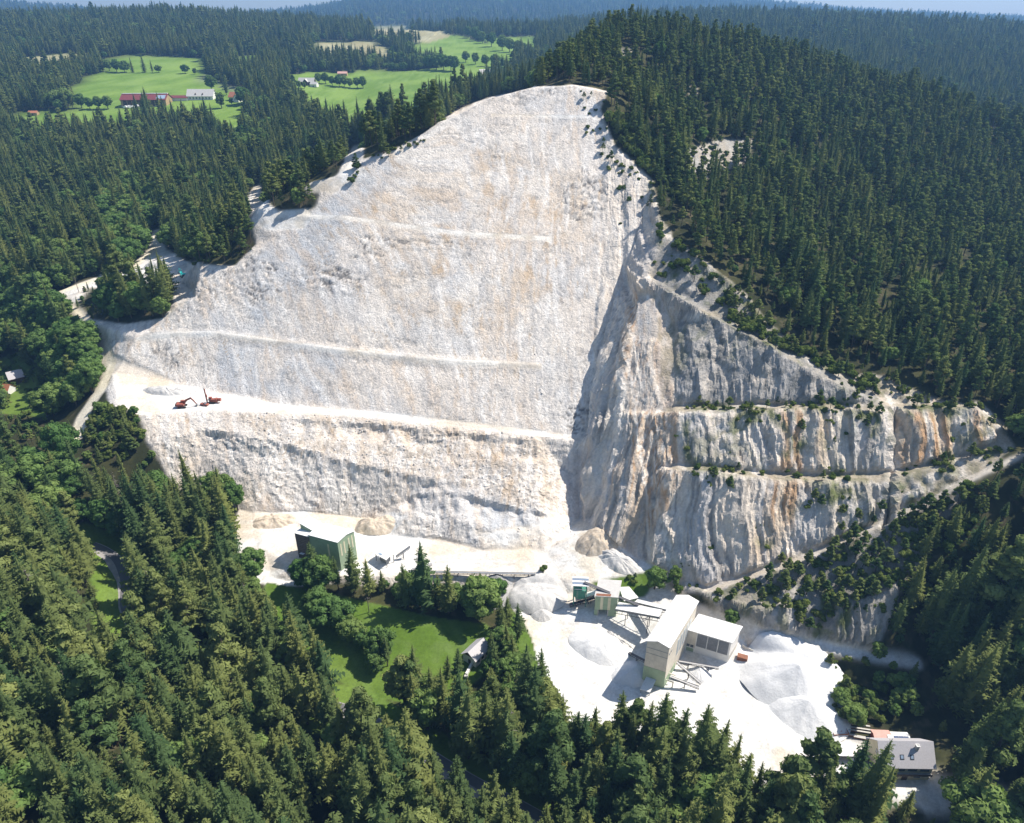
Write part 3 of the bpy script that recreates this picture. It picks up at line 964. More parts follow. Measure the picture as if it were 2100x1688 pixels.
def pine(seed, bare=.42, rad=.16):
    r = np.random.default_rng(seed)
    tr, cr = TriSoup(), TriSoup()
    bend = r.normal(0, .012, 2)
    tr.tube((0, 0, -.03), (bend[0], bend[1], .5), .013, .010, 6)
    tr.tube((bend[0], bend[1], .5), (0, 0, .94), .010, .003, 5)
    C, R = [], []
    n = 22
    for i in range(n):
        t = (i + .5) / n
        z = bare + (1 - bare) * t
        a = i * 2.4 + r.uniform(-.5, .5)
        L = rad * (1 - t ** 1.7) * r.uniform(.45, 1.1)
        c = np.array([math.cos(a) * L, math.sin(a) * L, z + .03 * r.normal()])
        C.append(c)
        R.append(.062 * (1.2 - .55 * t) * r.uniform(.75, 1.25))
        tr.tube((bend[0] * .8, bend[1] * .8, z - .03), c, .0035, .0015, 3)
    C.append(np.array([0, 0, .96]))
    R.append(.045)
    clumps(cr, C, R, 70, .021, r, .62)
    return tr, cr


def broad(seed, rad=.36, bare=.14, n=30, per=75):
    r = np.random.default_rng(seed)
    tr, cr = TriSoup(), TriSoup()
    tr.tube((0, 0, -.03), (0, 0, .34), .026, .018, 6)
    C, R = [], []
    cz = bare + (1 - bare) * .5
    for i in range(n):
        t = (i + .5) / n
        ph = math.acos(1 - 2 * t)
        a = i * 2.4 + r.uniform(-.4, .4)
        k = r.uniform(.5, .86)
        lop = 1 + .22 * math.sin(a * 1 + seed) + .14 * math.sin(2 * a + seed * 2.3)
        c = np.array([math.sin(ph) * math.cos(a) * rad * k * lop, math.sin(ph) * math.sin(a) * rad * k * lop, cz + math.cos(ph) * (1 - bare) * .42 * (k + .1)])
        C.append(c)
        R.append(rad * r.uniform(.24, .4))
        if i % 3 == 0:
            tr.tube((0, 0, .3), c, .012, .003, 4)
    clumps(cr, C, R, per, .030, r, .85)
    return tr, cr


def shrub(seed):
    r = np.random.default_rng(seed)
    tr, cr = TriSoup(), TriSoup()
    C, R = [], []
    for i in range(9):
        a, k = r.uniform(0, 6.28), r.uniform(0, .42)
        c = np.array([math.cos(a) * k, math.sin(a) * k, r.uniform(.25, .72) * (1 - k * .6)])
        C.append(c)
        R.append(r.uniform(.17, .3))
        tr.tube((0, 0, -.08), c, .02, .008, 3)
    clumps(cr, C, R, 42, .085, r, .9)
    return tr, cr


KINDS = {}


def kind(name, makers, mat):
    """a list of (trunk mesh, crown mesh) variants, plus unlinked joined copies that the forest masses use"""
    out = []
    lib = bpy.data.collections.new(name + '_kinds')
    for i, (tr, cr) in enumerate(makers):
        a, b = tr.mesh(name + '_trunk', M_BARK), cr.mesh(name + '_crown', mat)
        out.append((a, b))
        bm = bmesh.new()
        bm.from_mesh(a)
        nf = len(bm.faces)
        bm.from_mesh(b)
        bm.faces.ensure_lookup_table()
        for f in bm.faces[nf:]:
            f.material_index = 1
        j = bpy.data.meshes.new(name)
        bm.to_mesh(j)
        bm.free()
        j.materials.append(M_BARK)
        j.materials.append(mat)
        o = bpy.data.objects.new('%s_kind_%d' % (name, i), j)
        lib.objects.link(o)
    KINDS[name] = (out, lib)


def dead(seed):
    r = np.random.default_rng(seed)
    tr, cr = TriSoup(), TriSoup()
    tr.tube((0, 0, -.03), (0, 0, .97), .012, .002, 6)
    for i in range(60):
        z = r.uniform(.2, .95)
        a, L = r.uniform(0, 6.28), .13 * (1 - z) ** .6 * r.uniform(.4, 1.1)
        cr.tube((0, 0, z), (math.cos(a) * L, math.sin(a) * L, z - .25 * L), .0025, .0008, 3)
    return tr, cr


mdw, nt_, b_ = newmat('dead_wood', .95, .1)
b_.inputs['Base Color'].default_value = (.3, .27, .24, 1)
kind('dead', [dead(71), dead(72)], mdw)
kind('spruce', [spruce(1, rad=.125), spruce(2, rad=.14, droop=.45), spruce(3, rad=.105, whorls=34), spruce(4, rad=.15, bare=.16, whorls=26, per=8), spruce(5, rad=.12, bare=.22), spruce(6, rad=.16, whorls=24, bare=.05), spruce(7, rad=.15, whorls=22, bare=.12, per=6, droop=.5), spruce(8, rad=.17, whorls=20, bare=.1, per=7, droop=.25), spruce(9, rad=.13, whorls=36, bare=.03, per=10)], M_SPRUCE)
kind('pine', [pine(11), pine(12, .34, .15), pine(13, .5, .18), pine(14, .28, .14)], M_PINE)
kind('broadleaf', [broad(21), broad(22, .3, .12), broad(23, .4, .1), broad(24, .33, .18), broad(25, .26, .1)], M_BROAD)
kind('shrub', [shrub(31), shrub(32), shrub(33), shrub(34)], M_SHRUB)


def rock(seed):
    r = np.random.default_rng(seed)
    bm_ = bmesh.new()
    bmesh.ops.create_icosphere(bm_, subdivisions=2, radius=.5)
    for _ in range(9):
        d = Vector(r.normal(0, 1, 3)).normalized()
        k = r.uniform(.22, .4)
        for v in bm_.verts:
            h = v.co.dot(d)
            if h > k:
                v.co -= d * (h - k)
    o_ = bpy.data.meshes.new('rock')
    bm_.to_mesh(o_)
    bm_.free()
    return o_


mr, nt_, b_ = newmat('boulder', .95, .1)
t_ = NT(nt_)
oi_ = nt_.nodes.new('ShaderNodeObjectInfo')
t_.link(t_.mix(oi_.outputs['Random'], (.62, .6, .57), (.44, .38, .32)), b_.inputs['Base Color'])
lib_ = bpy.data.collections.new('rock_kinds')
for i in range(5):
    me_ = rock(60 + i)
    me_.materials.append(mr)
    lib_.objects.link(bpy.data.objects.new('rock_kind_%d' % i, me_))
KINDS['rock'] = (None, lib_)


def mass(name, kindname, P, Hh, W, label):
    """one mass of uncountable growth"""
    n = len(P)
    if n == 0:
        return None
    me = bpy.data.meshes.new(name)
    me.vertices.add(n)
    me.vertices.foreach_set('co', np.asarray(P, np.float32).ravel())
    a = me.attributes.new('size', 'FLOAT_VECTOR', 'POINT')
    a.data.foreach_set('vector', np.stack([Hh * W, Hh * W, Hh], 1).astype(np.float32).ravel())
    a = me.attributes.new('turn', 'FLOAT_VECTOR', 'POINT')
    a.data.foreach_set('vector', np.stack([rng.normal(0, .025, n), rng.normal(0, .025, n), rng.uniform(0, 6.28, n)], 1).astype(np.float32).ravel())
    me.update()
    o = bpy.data.objects.new(name, me)
    COL.objects.link(o)
    o['kind'] = 'stuff'
    o['label'] = label
    ng = bpy.data.node_groups.new(name, 'GeometryNodeTree')
    ng.interface.new_socket(name='Geometry', in_out='INPUT', socket_type='NodeSocketGeometry')
    ng.interface.new_socket(name='Geometry', in_out='OUTPUT', socket_type='NodeSocketGeometry')
    N, L = ng.nodes, ng.links
    gi, gout = N.new('NodeGroupInput'), N.new('NodeGroupOutput')
    iop = N.new('GeometryNodeInstanceOnPoints')
    ci = N.new('GeometryNodeCollectionInfo')
    ci.inputs['Collection'].default_value = KINDS[kindname][1]
    ci.inputs['Separate Children'].default_value = True
    ci.inputs['Reset Children'].default_value = True
    iop.inputs['Pick Instance'].default_value = True
    for nm, s in (('size', 'Scale'), ('turn', 'Rotation')):
        na = N.new('GeometryNodeInputNamedAttribute')
        na.data_type = 'FLOAT_VECTOR'
        na.inputs['Name'].default_value = nm
        if s == 'Rotation':
            e = N.new('FunctionNodeEulerToRotation')
            L.new(na.outputs['Attribute'], e.inputs[0])
            L.new(e.outputs[0], iop.inputs[s])
        else:
            L.new(na.outputs['Attribute'], iop.inputs[s])
    rv = N.new('FunctionNodeRandomValue')
    rv.data_type = 'INT'
    rv.inputs['Min'].default_value = 0
    rv.inputs['Max'].default_value = 97
    rv_in = [s for s in rv.inputs if s.name == 'Min' and s.type == 'INT'][0]
    rv_in.default_value = 0
    [s for s in rv.inputs if s.name == 'Max' and s.type == 'INT'][0].default_value = 97
    L.new([s for s in rv.outputs if s.type == 'INT'][0], iop.inputs['Instance Index'])
    L.new(gi.outputs[0], iop.inputs['Points'])
    L.new(ci.outputs[0], iop.inputs['Instance'])
    L.new(iop.outputs[0], gout.inputs[0])
    o.modifiers.new('growth', 'NODES').node_group = ng
    return o


N_THING = {}


def plant(kindname, name, x, y, h, w, label, cat, group, idx=None, sink=.0):
    """one tree that can be told apart: an Empty at its foot with trunk and crown"""
    var = KINDS[kindname][0]
    i = int(rng.integers(len(var))) if idx is None else idx % len(var)
    e = bpy.data.objects.new(name, None)
    e.empty_display_size = .5
    COL.objects.link(e)
    z = float(ground(x, y)) - sink
    e.location = (x, y, z)
    e.rotation_euler = (rng.normal(0, .02), rng.normal(0, .02), rng.uniform(0, 6.28))
    e.scale = (h * w, h * w, h)
    e['label'], e['category'] = label, cat
    if group:
        e['group'] = group
    for nm, me in (('trunk', var[i][0]), ('crown', var[i][1])):
        c = bpy.data.objects.new(nm, me)
        COL.objects.link(c)
        c.parent = e
    N_THING[kindname] = N_THING.get(kindname, 0) + 1
    return e


# where growth is kept off
OFF = np.clip(m_quarry * (1 - m_knoll) + m_yard + m_shrub + m_meadow + m_field + m_tan + m_bank + m_bare + (m_road > .2), 0, 1) * (1 - m_knoll)
road_near = hit(densify([(185, 1125), (235, 1150), (252, 1200), (245, 1240), (262, 1285), (330, 1340), (420, 1378), (560, 1420), (735, 1472), (850, 1540), (950, 1602), (1060, 1660), (1130, 1700)], False))[:, :2]
OFF = np.maximum(OFF, (near_line(road_near, XX, YY) < np.where(YY < 160, 4.2, 6.5)).astype(np.float32))

for u, v, z, r_ in ((1700, 1500, 1, 9), (1740, 1505, 1, 8), (1780, 1510, 1, 7), (1815, 1515, 1, 7), (1845, 1520, 1, 7), (1855, 1545, 0, 11), (1900, 1560, 0, 9), (1800, 1575, 0, 9), (965, 1345, 3, 7), (958, 1375, 3, 6), (950, 1400, 3, 6),
                    (36, 783, 25, 9), (14, 806, 25, 9), (1350, 1190, 10, 8)):
    p = at_z(u, v, z)
    OFF = np.maximum(OFF, (np.hypot(XX - p[0], YY - p[1]) < r_).astype(np.float32))
OFF = np.maximum(OFF, zone('bank off', [[(1500, 1280), (1560, 1290), (1800, 1340), (1800, 1360), (1730, 1400), (1715, 1480), (1640, 1400), (1540, 1345)]]))
LOW = zone('low', [[(140, 905), (160, 870), (205, 790), (250, 800), (320, 860), (345, 1010), (260, 1010), (190, 960)], [(195, 1200), (262, 1290), (300, 1390), (215, 1350), (165, 1260)], [(1690, 1352), (1880, 1365), (1930, 1440), (1930, 1510), (1800, 1530), (1690, 1500)], [(1780, 1655), (1965, 1645), (1970, 1800), (1780, 1800)], [(60, 880), (160, 870), (170, 960), (80, 940)], [(0, 845), (95, 855), (125, 930), (0, 950)], [(140, 585), (215, 585), (215, 670), (165, 665), (140, 630)]])
MID = zone('mid', [[(1850, 1075), (1905, 1040), (2110, 940), (2110, 1180), (1960, 1260), (1830, 1345), (1790, 1345)], [(545, 1180), (640, 1200), (780, 1225), (900, 1250), (1010, 1265), (1060, 1250), (1040, 1215), (840, 1185), (700, 1180)], [(985, 1275), (1060, 1250), (1115, 1420), (1110, 1470), (990, 1480), (960, 1430)], [(880, 1400), (985, 1390), (1010, 1480), (900, 1500)]])
LEAFY = zone('leafy', [[(545, 1190), (640, 1200), (780, 1225), (900, 1250), (1010, 1262), (1040, 1230), (840, 1190), (700, 1185)], [(560, 1310), (690, 1360), (790, 1410), (770, 1560), (640, 1520)],
                       [(985, 1285), (1055, 1320), (1110, 1420), (1080, 1520), (980, 1480), (960, 1400)], [(0, 560), (100, 600), (210, 700), (190, 900), (60, 900), (0, 850)],
                       [(1700, 1410), (1800, 1400), (1900, 1450), (1900, 1530), (1720, 1490)], [(1770, 1350), (1860, 1300), (1900, 1380), (1840, 1430)], [(180, 420), (320, 380), (330, 480), (240, 520)], [(470, 230), (560, 220), (560, 330), (500, 340)], [(590, 180), (700, 160), (820, 120), (900, 115), (940, 140), (700, 190)]])


def free(x, y):
    return sample(OFF, x, y) < .35


def jitter_grid(x0, x1, y0, y1, s):
    nx, ny = int((x1 - x0) / s), int((y1 - y0) / s)
    gx_, gy_ = np.meshgrid(np.arange(nx), np.arange(ny))
    x = x0 + (gx_ + .5 * (gy_ % 2) + rng.uniform(.05, .95, gx_.shape)) * s
    y = y0 + (gy_ + rng.uniform(.05, .95, gx_.shape)) * s
    return x.ravel(), y.ravel()


def in_view(x, y, z, m=140):
    u, v, d = pix(x, y, z)
    u2, v2, d2 = pix(x, y, z + 28)
    return (d > 5) & (u > -m) & (u < 2100 + m) & (v2 < 1688 + m * 2) & (v > -200)


def seen(x, y, z, slack=12.0):
    """is the point above the sight line over nearer ground (with some slack)?"""
    ok = np.ones(len(x), bool)
    for f in np.linspace(.3, .97, 46):
        h = ZC + (z + 24 - ZC) * f
        ok &= sample(VZ, x * f, y * f) - slack < h
    return ok


# candidate places, ever sparser with distance
cand = []
for y0, y1, x0, x1, s in ((30, 330, -330, 330, 5.3), (330, 700, -560, 560, 5.3), (700, 1300, -1000, 1000, 6.6), (1300, 2600, -2000, 2000, 11), (2600, 6200, -4700, 4700, 30)):
    x, y = jitter_grid(x0, x1, y0, y1, s)
    k = (np.abs(x) < .80 * y + 70) & free(x, y)
    x, y = x[k], y[k]
    z = ground(x, y)
    k = in_view(x, y, z)
    x, y, z = x[k], y[k], z[k]
    if y0 >= 330:
        k = seen(x, y, z)
        x, y, z = x[k], y[k], z[k]
    cand.append(np.stack([x, y, z, np.full(len(x), s)], 1))
cand = np.concatenate(cand)
cand = cand[fbm(cand[:, 0] / 11, cand[:, 1] / 11, 0 * cand[:, 0] + 44, 2) < .5]
X_, Y_, Z_, S_ = cand.T
D_ = np.hypot(X_, Y_)
U_, V_, DD_ = pix(X_, Y_, Z_)
# stand: spruce nearly everywhere, pine on the rocky spur, broadleaf in hollows and along edges
gslope = sample(slope, X_, Y_)
hillR = (X_ > 20) & (Y_ < 700) & (Z_ > 40)
ridge = (Y_ > 290) & (Y_ < 560) & (X_ > -170) & (X_ <= 60) & (Z_ > 85)
wet = fbm(X_ / 45, Y_ / 45, 0 * X_ + 2, 3)
pb = np.clip(.07 + .6 * sstep(.12, .4, wet), 0, 1)
pb = np.where((X_ < -150) & (Y_ > 250) & (Y_ < 430), np.maximum(pb, .42), pb)
pb = np.where(hillR | ridge, .02, pb)
pb = np.maximum(pb, sample(LEAFY, X_, Y_) * .82)
pb = np.where(D_ > 700, pb * .6, pb)
pb = np.where((Y_ < 190) & (X_ < 60), pb * .35 + .01, pb)
pp = np.where(ridge, .75, np.where(hillR, .42 + .4 * (fbm(X_ / 60, Y_ / 60, 0 * X_ + 8, 2) > .1), .12))
rr = rng.random(len(X_))
K_ = np.where(rr < pb, 2, np.where(rng.random(len(X_)) < pp, 1, 0))
HT = rng.uniform(.62, 1.14, len(X_))
hgt0 = np.where(hillR, 16.5, np.where(ridge, 17, np.where(D_ < 300, 28.5, 24)))
hgt0 = np.where(S_ > 8, 26, hgt0)
hgt0 = np.where(S_ > 20, 36, hgt0)
HT = HT * hgt0 * np.where(K_ == 2, .62, np.where(K_ == 1, .95, 1))
low_ = sample(LOW, X_, Y_) > .5
HT = np.where(low_, HT * .28, HT)
mid_ = sample(MID, X_, Y_) > .5
HT = np.where(mid_, np.minimum(HT * .55, 14), HT)
patch_ = fbm(X_ / 16, Y_ / 16, 0 * X_ + 33, 3)
HT = HT * (1 + .45 * np.clip(patch_, -.5, .5))
# young growth along the rim of the workings
rim = near_line(hit(densify([(1250, 200), (1262, 300), (1340, 372), (1380, 490), (1530, 600), (1640, 722), (1790, 768), (1930, 828)], False))[:, :2], X_, Y_)
HT = np.where(rim < 9, HT * rng.uniform(.35, .8, len(X_)), HT)
WD = rng.uniform(.85, 1.25, len(X_)) * np.where(S_ > 20, 1.5, np.where(S_ > 8, 1.25, 1.1)) * np.where(K_ == 0, 1.18, 1.05)

# ------------------------------------------------------------------ building kit
def paint_mat(name, c, rough=.6, spec=.3, var=.12, scale=.6, dirt=None, ribs=0.0):
    m, nt, b = newmat(name, rough, spec)
    t = NT(nt)
    n = t.noise(t.coord(), scale, 5, .65)
    col = t.mix(1.0, c, t.ramp(n, .3, .7, 1 - var, 1 + var), 'MULTIPLY')
    if dirt:
        n2 = t.noise(t.mapping(t.coord(), (1.2, 1.2, .18)), 1, 5, .65)
        col = t.mix(t.ramp(n2, .5, .75, 0, .75), col, dirt)
    t.link(col, b.inputs['Base Color'])
    if ribs:
        w = nt.nodes.new('ShaderNodeTexWave')
        w.inputs['Scale'].default_value = ribs
        t.link(t.coord(), w.inputs['Vector'])
        t.link(t.bump(w.outputs['Fac'], .35, .08), b.inputs['Normal'])
    return m


PM = {}
for nm, c, kw in (
    ('cream_metal', (.66, .6, .5), dict(ribs=1.1, dirt=(.5, .45, .37))), ('green_metal', (.33, .43, .28), dict(ribs=1.1, dirt=(.3, .33, .25))), ('white_roof', (.78, .77, .74), dict(var=.06, dirt=(.6, .57, .52))),
    ('pale_strip', (.72, .66, .46), {}), ('glass', (.10, .12, .14), dict(rough=.12, spec=.6, var=.3)), ('pale_glass', (.5, .56, .6), dict(rough=.25, spec=.5)), ('dark', (.05, .05, .055), {}),
    ('brown_louvre', (.17, .135, .12), dict(var=.35, scale=2)), ('grey_louvre', (.3, .3, .31), dict(var=.3, scale=1.5)), ('steel', (.24, .25, .26), dict(dirt=(.36, .33, .3))), ('dark_steel', (.09, .09, .1), {}),
    ('dusty_belt', (.42, .41, .4), {}), ('rust', (.24, .1, .055), dict(var=.35, scale=2)), ('concrete', (.5, .48, .44), dict(dirt=(.34, .31, .27))), ('slate', (.52, .495, .5), dict(var=.1, scale=2.5)),
    ('plaster_white', (.78, .76, .72), dict(var=.06)), ('plaster_cream', (.64, .56, .38), dict(var=.08)), ('wood_dark', (.075, .05, .035), dict(var=.3, scale=3)), ('wood', (.4, .28, .15), dict(var=.25, scale=1)),
    ('red_roof', (.19, .05, .05), dict(var=.1)), ('tile', (.42, .17, .09), dict(var=.2, scale=2)), ('solar', (.04, .07, .16), dict(rough=.15, spec=.6)), ('solar_pale', (.3, .38, .48), dict(rough=.15, spec=.6)), ('grey_roof', (.52, .5, .47), dict(var=.1)),
    ('machine_red', (.31, .095, .065), dict(rough=.4)), ('machine_teal', (.05, .6, .56), dict(rough=.4)), ('machine_yellow', (.85, .42, .03), dict(rough=.4)), ('rubber', (.03, .03, .03), {}), ('hopper_green', (.06, .24, .17), dict(dirt=(.3, .33, .28))),
    ('stripe_blue', (.2, .25, .33), {}), ('red_shed', (.3, .08, .06), {}), ('red_pale', (.62, .36, .3), {}), ('car_grey', (.13, .14, .16), dict(rough=.35)), ('car_blue', (.35, .45, .6), dict(rough=.35)), ('car_white', (.75, .75, .74), dict(rough=.35)),
    ('pole_wood', (.2, .17, .14), {}), ('asphalt', (.14, .135, .14), dict(var=.15, scale=.3)), ('asphalt_pale', (.33, .31, .3), dict(var=.2, scale=.4)),
):
    PM[nm] = paint_mat(nm, c, **kw)


def part(name, bm_, mat, parent):
    me_ = bpy.data.meshes.new(name)
    bmesh.ops.recalc_face_normals(bm_, faces=bm_.faces[:])
    bm_.to_mesh(me_)
    bm_.free()
    me_.materials.append(PM[mat] if isinstance(mat, str) else mat)
    o = bpy.data.objects.new(name, me_)
    COL.objects.link(o)
    if parent is not None:
        o.parent = parent
    return o


def thing(name, label, cat, loc, rot=0, group=None):
    e = bpy.data.objects.new(name, None)
    COL.objects.link(e)
    e.location = loc
    e.rotation_euler = (0, 0, rot)
    e['label'], e['category'] = label, cat
    if group:
        e['group'] = group
    return e


def poly(bm_, pts):
    vs = [bm_.verts.new(p) for p in pts]
    return bm_.faces.new(vs)


def solid(bm_, bottom, top):
    n = len(bottom)
    b = [bm_.verts.new(p) for p in bottom]
    t = [bm_.verts.new(p) for p in top]
    bm_.faces.new(b[::-1])
    bm_.faces.new(t)
    for i in range(n):
        bm_.faces.new((b[i], b[(i + 1) % n], t[(i + 1) % n], t[i]))


class Frame:
    """local axes of a building: s along its front, t going back, z up"""

    def __init__(s, a=(1, 0), b=(0, 1)):
        la, lb = math.hypot(*a), math.hypot(*b)
        s.a, s.b = (a[0] / la, a[1] / la), (b[0] / lb, b[1] / lb)
        s.W, s.L = la, lb

    def p(s, u, t, z):
        return (u * s.a[0] + t * s.b[0], u * s.a[1] + t * s.b[1], z)

    def box(s, bm_, u0, u1, t0, t1, z0, z1):
        solid(bm_, [s.p(u0, t0, z0), s.p(u1, t0, z0), s.p(u1, t1, z0), s.p(u0, t1, z0)], [s.p(u0, t0, z1), s.p(u1, t0, z1), s.p(u1, t1, z1), s.p(u0, t1, z1)])

    def gable_body(s, bm_, u0, u1, t0, t1, z0, ze, zr, along='t', ridge=.5):
        """walls with gables; the ridge runs along t or along s"""
        if along == 't':
            m = u0 + (u1 - u0) * ridge
            f = lambda t: [s.p(u0, t, z0), s.p(u1, t, z0), s.p(u1, t, ze), s.p(m, t, zr), s.p(u0, t, ze)]
            solid(bm_, f(t0), f(t1))
        else:
            m = t0 + (t1 - t0) * ridge
            f = lambda u: [s.p(u, t0, z0), s.p(u, t1, z0), s.p(u, t1, ze), s.p(u, m, zr), s.p(u, t0, ze)]
            solid(bm_, f(u0), f(u1))

    def gable_roof(s, bm_, u0, u1, t0, t1, ze, zr, along='t', o=.4, th=.22, ridge=.5, oe=None):
        oe = o if oe is None else oe
        if along == 't':
            m = u0 + (u1 - u0) * ridge
            kl, kr = (zr - ze) / (m - u0), (zr - ze) / (u1 - m)
            f = lambda t: [s.p(u0 - oe, t, ze - kl * oe + .02), s.p(m, t, zr + .02), s.p(u1 + oe, t, ze - kr * oe + .02), s.p(u1 + oe, t, ze - kr * oe + th), s.p(m, t, zr + th), s.p(u0 - oe, t, ze - kl * oe + th)]
            solid(bm_, f(t0 - o), f(t1 + o))
        else:
            m = t0 + (t1 - t0) * ridge
            kl, kr = (zr - ze) / (m - t0), (zr - ze) / (t1 - m)
            f = lambda u: [s.p(u, t0 - oe, ze - kl * oe + .02), s.p(u, m, zr + .02), s.p(u, t1 + oe, ze - kr * oe + .02), s.p(u, t1 + oe, ze - kr * oe + th), s.p(u, m, zr + th), s.p(u, t0 - oe, ze - kl * oe + th)]
            solid(bm_, f(u0 - o), f(u1 + o))


NEW = bmesh.new


def boxpart(name, F, mat, parent, *d):
    b = NEW()
    F.box(b, *d)
    return part(name, b, mat, parent)


def base(u, v, z):
    p = at_z(u, v, z)
    return float(p[0]), float(p[1])


# ---- processing hall with white roof
fl, fr, br, bl = (42.4, 158.5), (48.8, 155.8), (62.2, 176.5), (55.7, 178.2)
F = Frame((fr[0] - fl[0], fr[1] - fl[1]), (bl[0] - fl[0], bl[1] - fl[1]))
Wd, Ln = F.W, F.L
t = thing('processing_hall', 'tall cream and green processing hall with a long white roof in the gravel yard', 'industrial hall', (fl[0], fl[1], -.3))
b = NEW(); F.gable_body(b, 0, Wd, 0, Ln, 0, 19.6, 20.9); part('wall', b, 'cream_metal', t)
b = NEW(); F.gable_roof(b, 0, Wd, 0, Ln, 19.6, 20.9, o=.35); part('roof', b, 'white_roof', t)
b = NEW(); F.box(b, -.06, Wd + .06, -.08, -.01, .1, 8.6); F.box(b, Wd + .01, Wd + .08, 0, 9, .1, 5.0); F.box(b, -.08, -.01, 0, Ln, .1, 8.6); part('cladding', b, 'green_metal', t)
for z in (14.6, 16.9):
    boxpart('seam', F, 'steel', t, -.03, Wd + .03, -.05, -.005, z, z + .16)
for k in range(5):
    w = boxpart('window', F, 'pale_glass', t, Wd + .005, Wd + .09, 8.2 + k * 2.5, 9.7 + k * 2.5, 8.5, 15.5)
    boxpart('frame', F, 'cream_metal', w, Wd + .09, Wd + .13, 8.9 + k * 2.5, 9.0 + k * 2.5, 8.5, 15.5)
for q in ((.7, 8.0), (2.2, 8.0)):
    boxpart('vent', F, 'steel', t, Wd + .005, Wd + .12, q[0], q[0] + .8, 15.5, 16.2)
b = NEW(); solid(b, [F.p(1.2, -4.5, 2.4), F.p(4.4, -4.5, 2.4), F.p(4.4, -.12, 3.9), F.p(1.2, -.12, 3.9)], [F.p(1.2, -4.5, 2.55), F.p(4.4, -4.5, 2.55), F.p(4.4, -.12, 4.05), F.p(1.2, -.12, 4.05)]); part('canopy', b, 'white_roof', t)
for u in (1.4, 4.2):
    boxpart('post', F, 'steel', t, u - .1, u + .1, -4.3, -4.1, 0, 2.42)
b = NEW(); F.box(b, Wd + .1, Wd + 2.6, 1.2, 1.5, 3.6, 3.9); F.box(b, Wd + .1, Wd + 2.2, 3.4, 3.7, 4.6, 4.9); F.box(b, Wd + 2.2, Wd + 2.5, 1.2, 1.5, 0, 3.6); part('platform', b, 'cream_metal', t)
# ---- annex with louvred bays
fl, fr, br, bl = (58.6, 170.6), (71.7, 165.0), (75.8, 170.3), (63.3, 176.2)
F = Frame((fr[0] - fl[0], fr[1] - fl[1]), (br[0] - fr[0], br[1] - fr[1]))
Wd, Ln = F.W, F.L + 1.0
t = thing('side_hall', 'low white roofed side hall with grey louvred bays right of the tall hall', 'industrial hall', (fl[0], fl[1], .2))
b = NEW(); F.box(b, .05, Wd, 0, Ln, 0, 11.4); part('wall', b, 'plaster_white', t)
b = NEW()
solid(b, [F.p(.1, -.45, 11.42), F.p(Wd + .5, -.45, 11.42), F.p(Wd + .5, Ln + .4, 11.9), F.p(.1, Ln + .4, 11.9)], [F.p(.1, -.45, 11.7), F.p(Wd + .5, -.45, 11.7), F.p(Wd + .5, Ln + .4, 12.2), F.p(.1, Ln + .4, 12.2)])
part('roof', b, 'white_roof', t)
boxpart('wall_panel', F, 'cream_metal', t, .3, 3.2, -.06, -.005, 4.0, 11.3)
boxpart('door', F, 'green_metal', t, .5, 2.9, -.07, -.005, .2, 3.6)
for u in (.5, 1.75):
    boxpart('window', F, 'glass', t, u, u + 1.0, -.12, -.062, 4.1, 5.2)
for k in range(3):
    u = 3.5 + k * 3.5
    lv = boxpart('louvre', F, 'grey_louvre', t, u, u + 3.2, -.06, -.005, 5.2, 10.9)
    b = NEW()
    for i in range(11):
        F.box(b, u + .05, u + 3.15, -.16, -.062, 5.3 + i * .5, 5.52 + i * .5)
    part('slat', b, 'steel', lv)
boxpart('side_wall', F, 'concrete', t, Wd + .005, Wd + .12, .4, Ln - .4, 0, 5)
# ---- rusty container and retaining wall
x, y = base(1520, 1360, .8)
F = Frame((.93, -.36), (.36, .93))
t = thing('steel_container', 'rust brown steel container standing beside the side hall', 'container', (x, y, float(ground(x, y)) - .1), 0)
boxpart('body', F, 'rust', t, -1.6, 1.6, -.9, .9, .12, 2.2)
b = NEW()
for k in range(8):
    F.box(b, -1.5 + k * .4, -1.35 + k * .4, -.96, -.9, .2, 2.1)
part('rib', b, 'rust', t)
boxpart('lid', F, 'rust', t, -1.66, 1.66, -.96, .96, 2.2, 2.32)
x, y = base(1520, 1336, 1.5)
t = thing('retaining_wall', 'short pale concrete wall behind the rusty container', 'wall', (x, y, 0))
F = Frame((.9, -.44), (.44, .9))
b = NEW(); solid(b, [F.p(0, 0, 0), F.p(6.2, 0, 0), F.p(6.2, .4, 0), F.p(0, .4, 0)], [F.p(0, 0, 4.6), F.p(6.2, 0, 3.0), F.p(6.2, .4, 3.0), F.p(0, .4, 4.6)]); part('wall', b, 'concrete', t)
boxpart('coping', F, 'plaster_white', t, 6.2, 6.6, -.05, .45, 0, 3.1)

# ---- crusher hall
fl, fr, br, bl = (-74.8, 205.0), (-63.3, 200.7), (-58.6, 207.1), (-70.3, 211.5)
F = Frame((fr[0] - fl[0], fr[1] - fl[1]), (br[0] - fr[0], br[1] - fr[1]))
Wd, Ln = F.W, F.L
t = thing('crusher_hall', 'green crusher hall with white roof and louvred end at the foot of the quarry face', 'industrial hall', (fl[0], fl[1], 9.5))
b = NEW(); F.gable_body(b, 0, Wd, 0, Ln, 0, 14.2, 15.0, along='s', ridge=.55); part('wall', b, 'green_metal', t)
b = NEW(); F.gable_roof(b, 0, Wd, 0, Ln, 14.2, 15.0, along='s', o=.25, ridge=.55); part('roof', b, 'white_roof', t)
for k, tt in enumerate((.9, 2.5, 4.7, 6.3)):
    boxpart('window', F, 'pale_strip', t, Wd + .005, Wd + .07, tt, tt + .62, 7.2 + k * .15, 12.6 + k * .15)
boxpart('window', F, 'pale_strip', t, 7.6, 8.3, -.07, -.005, 6.5, 12.2)
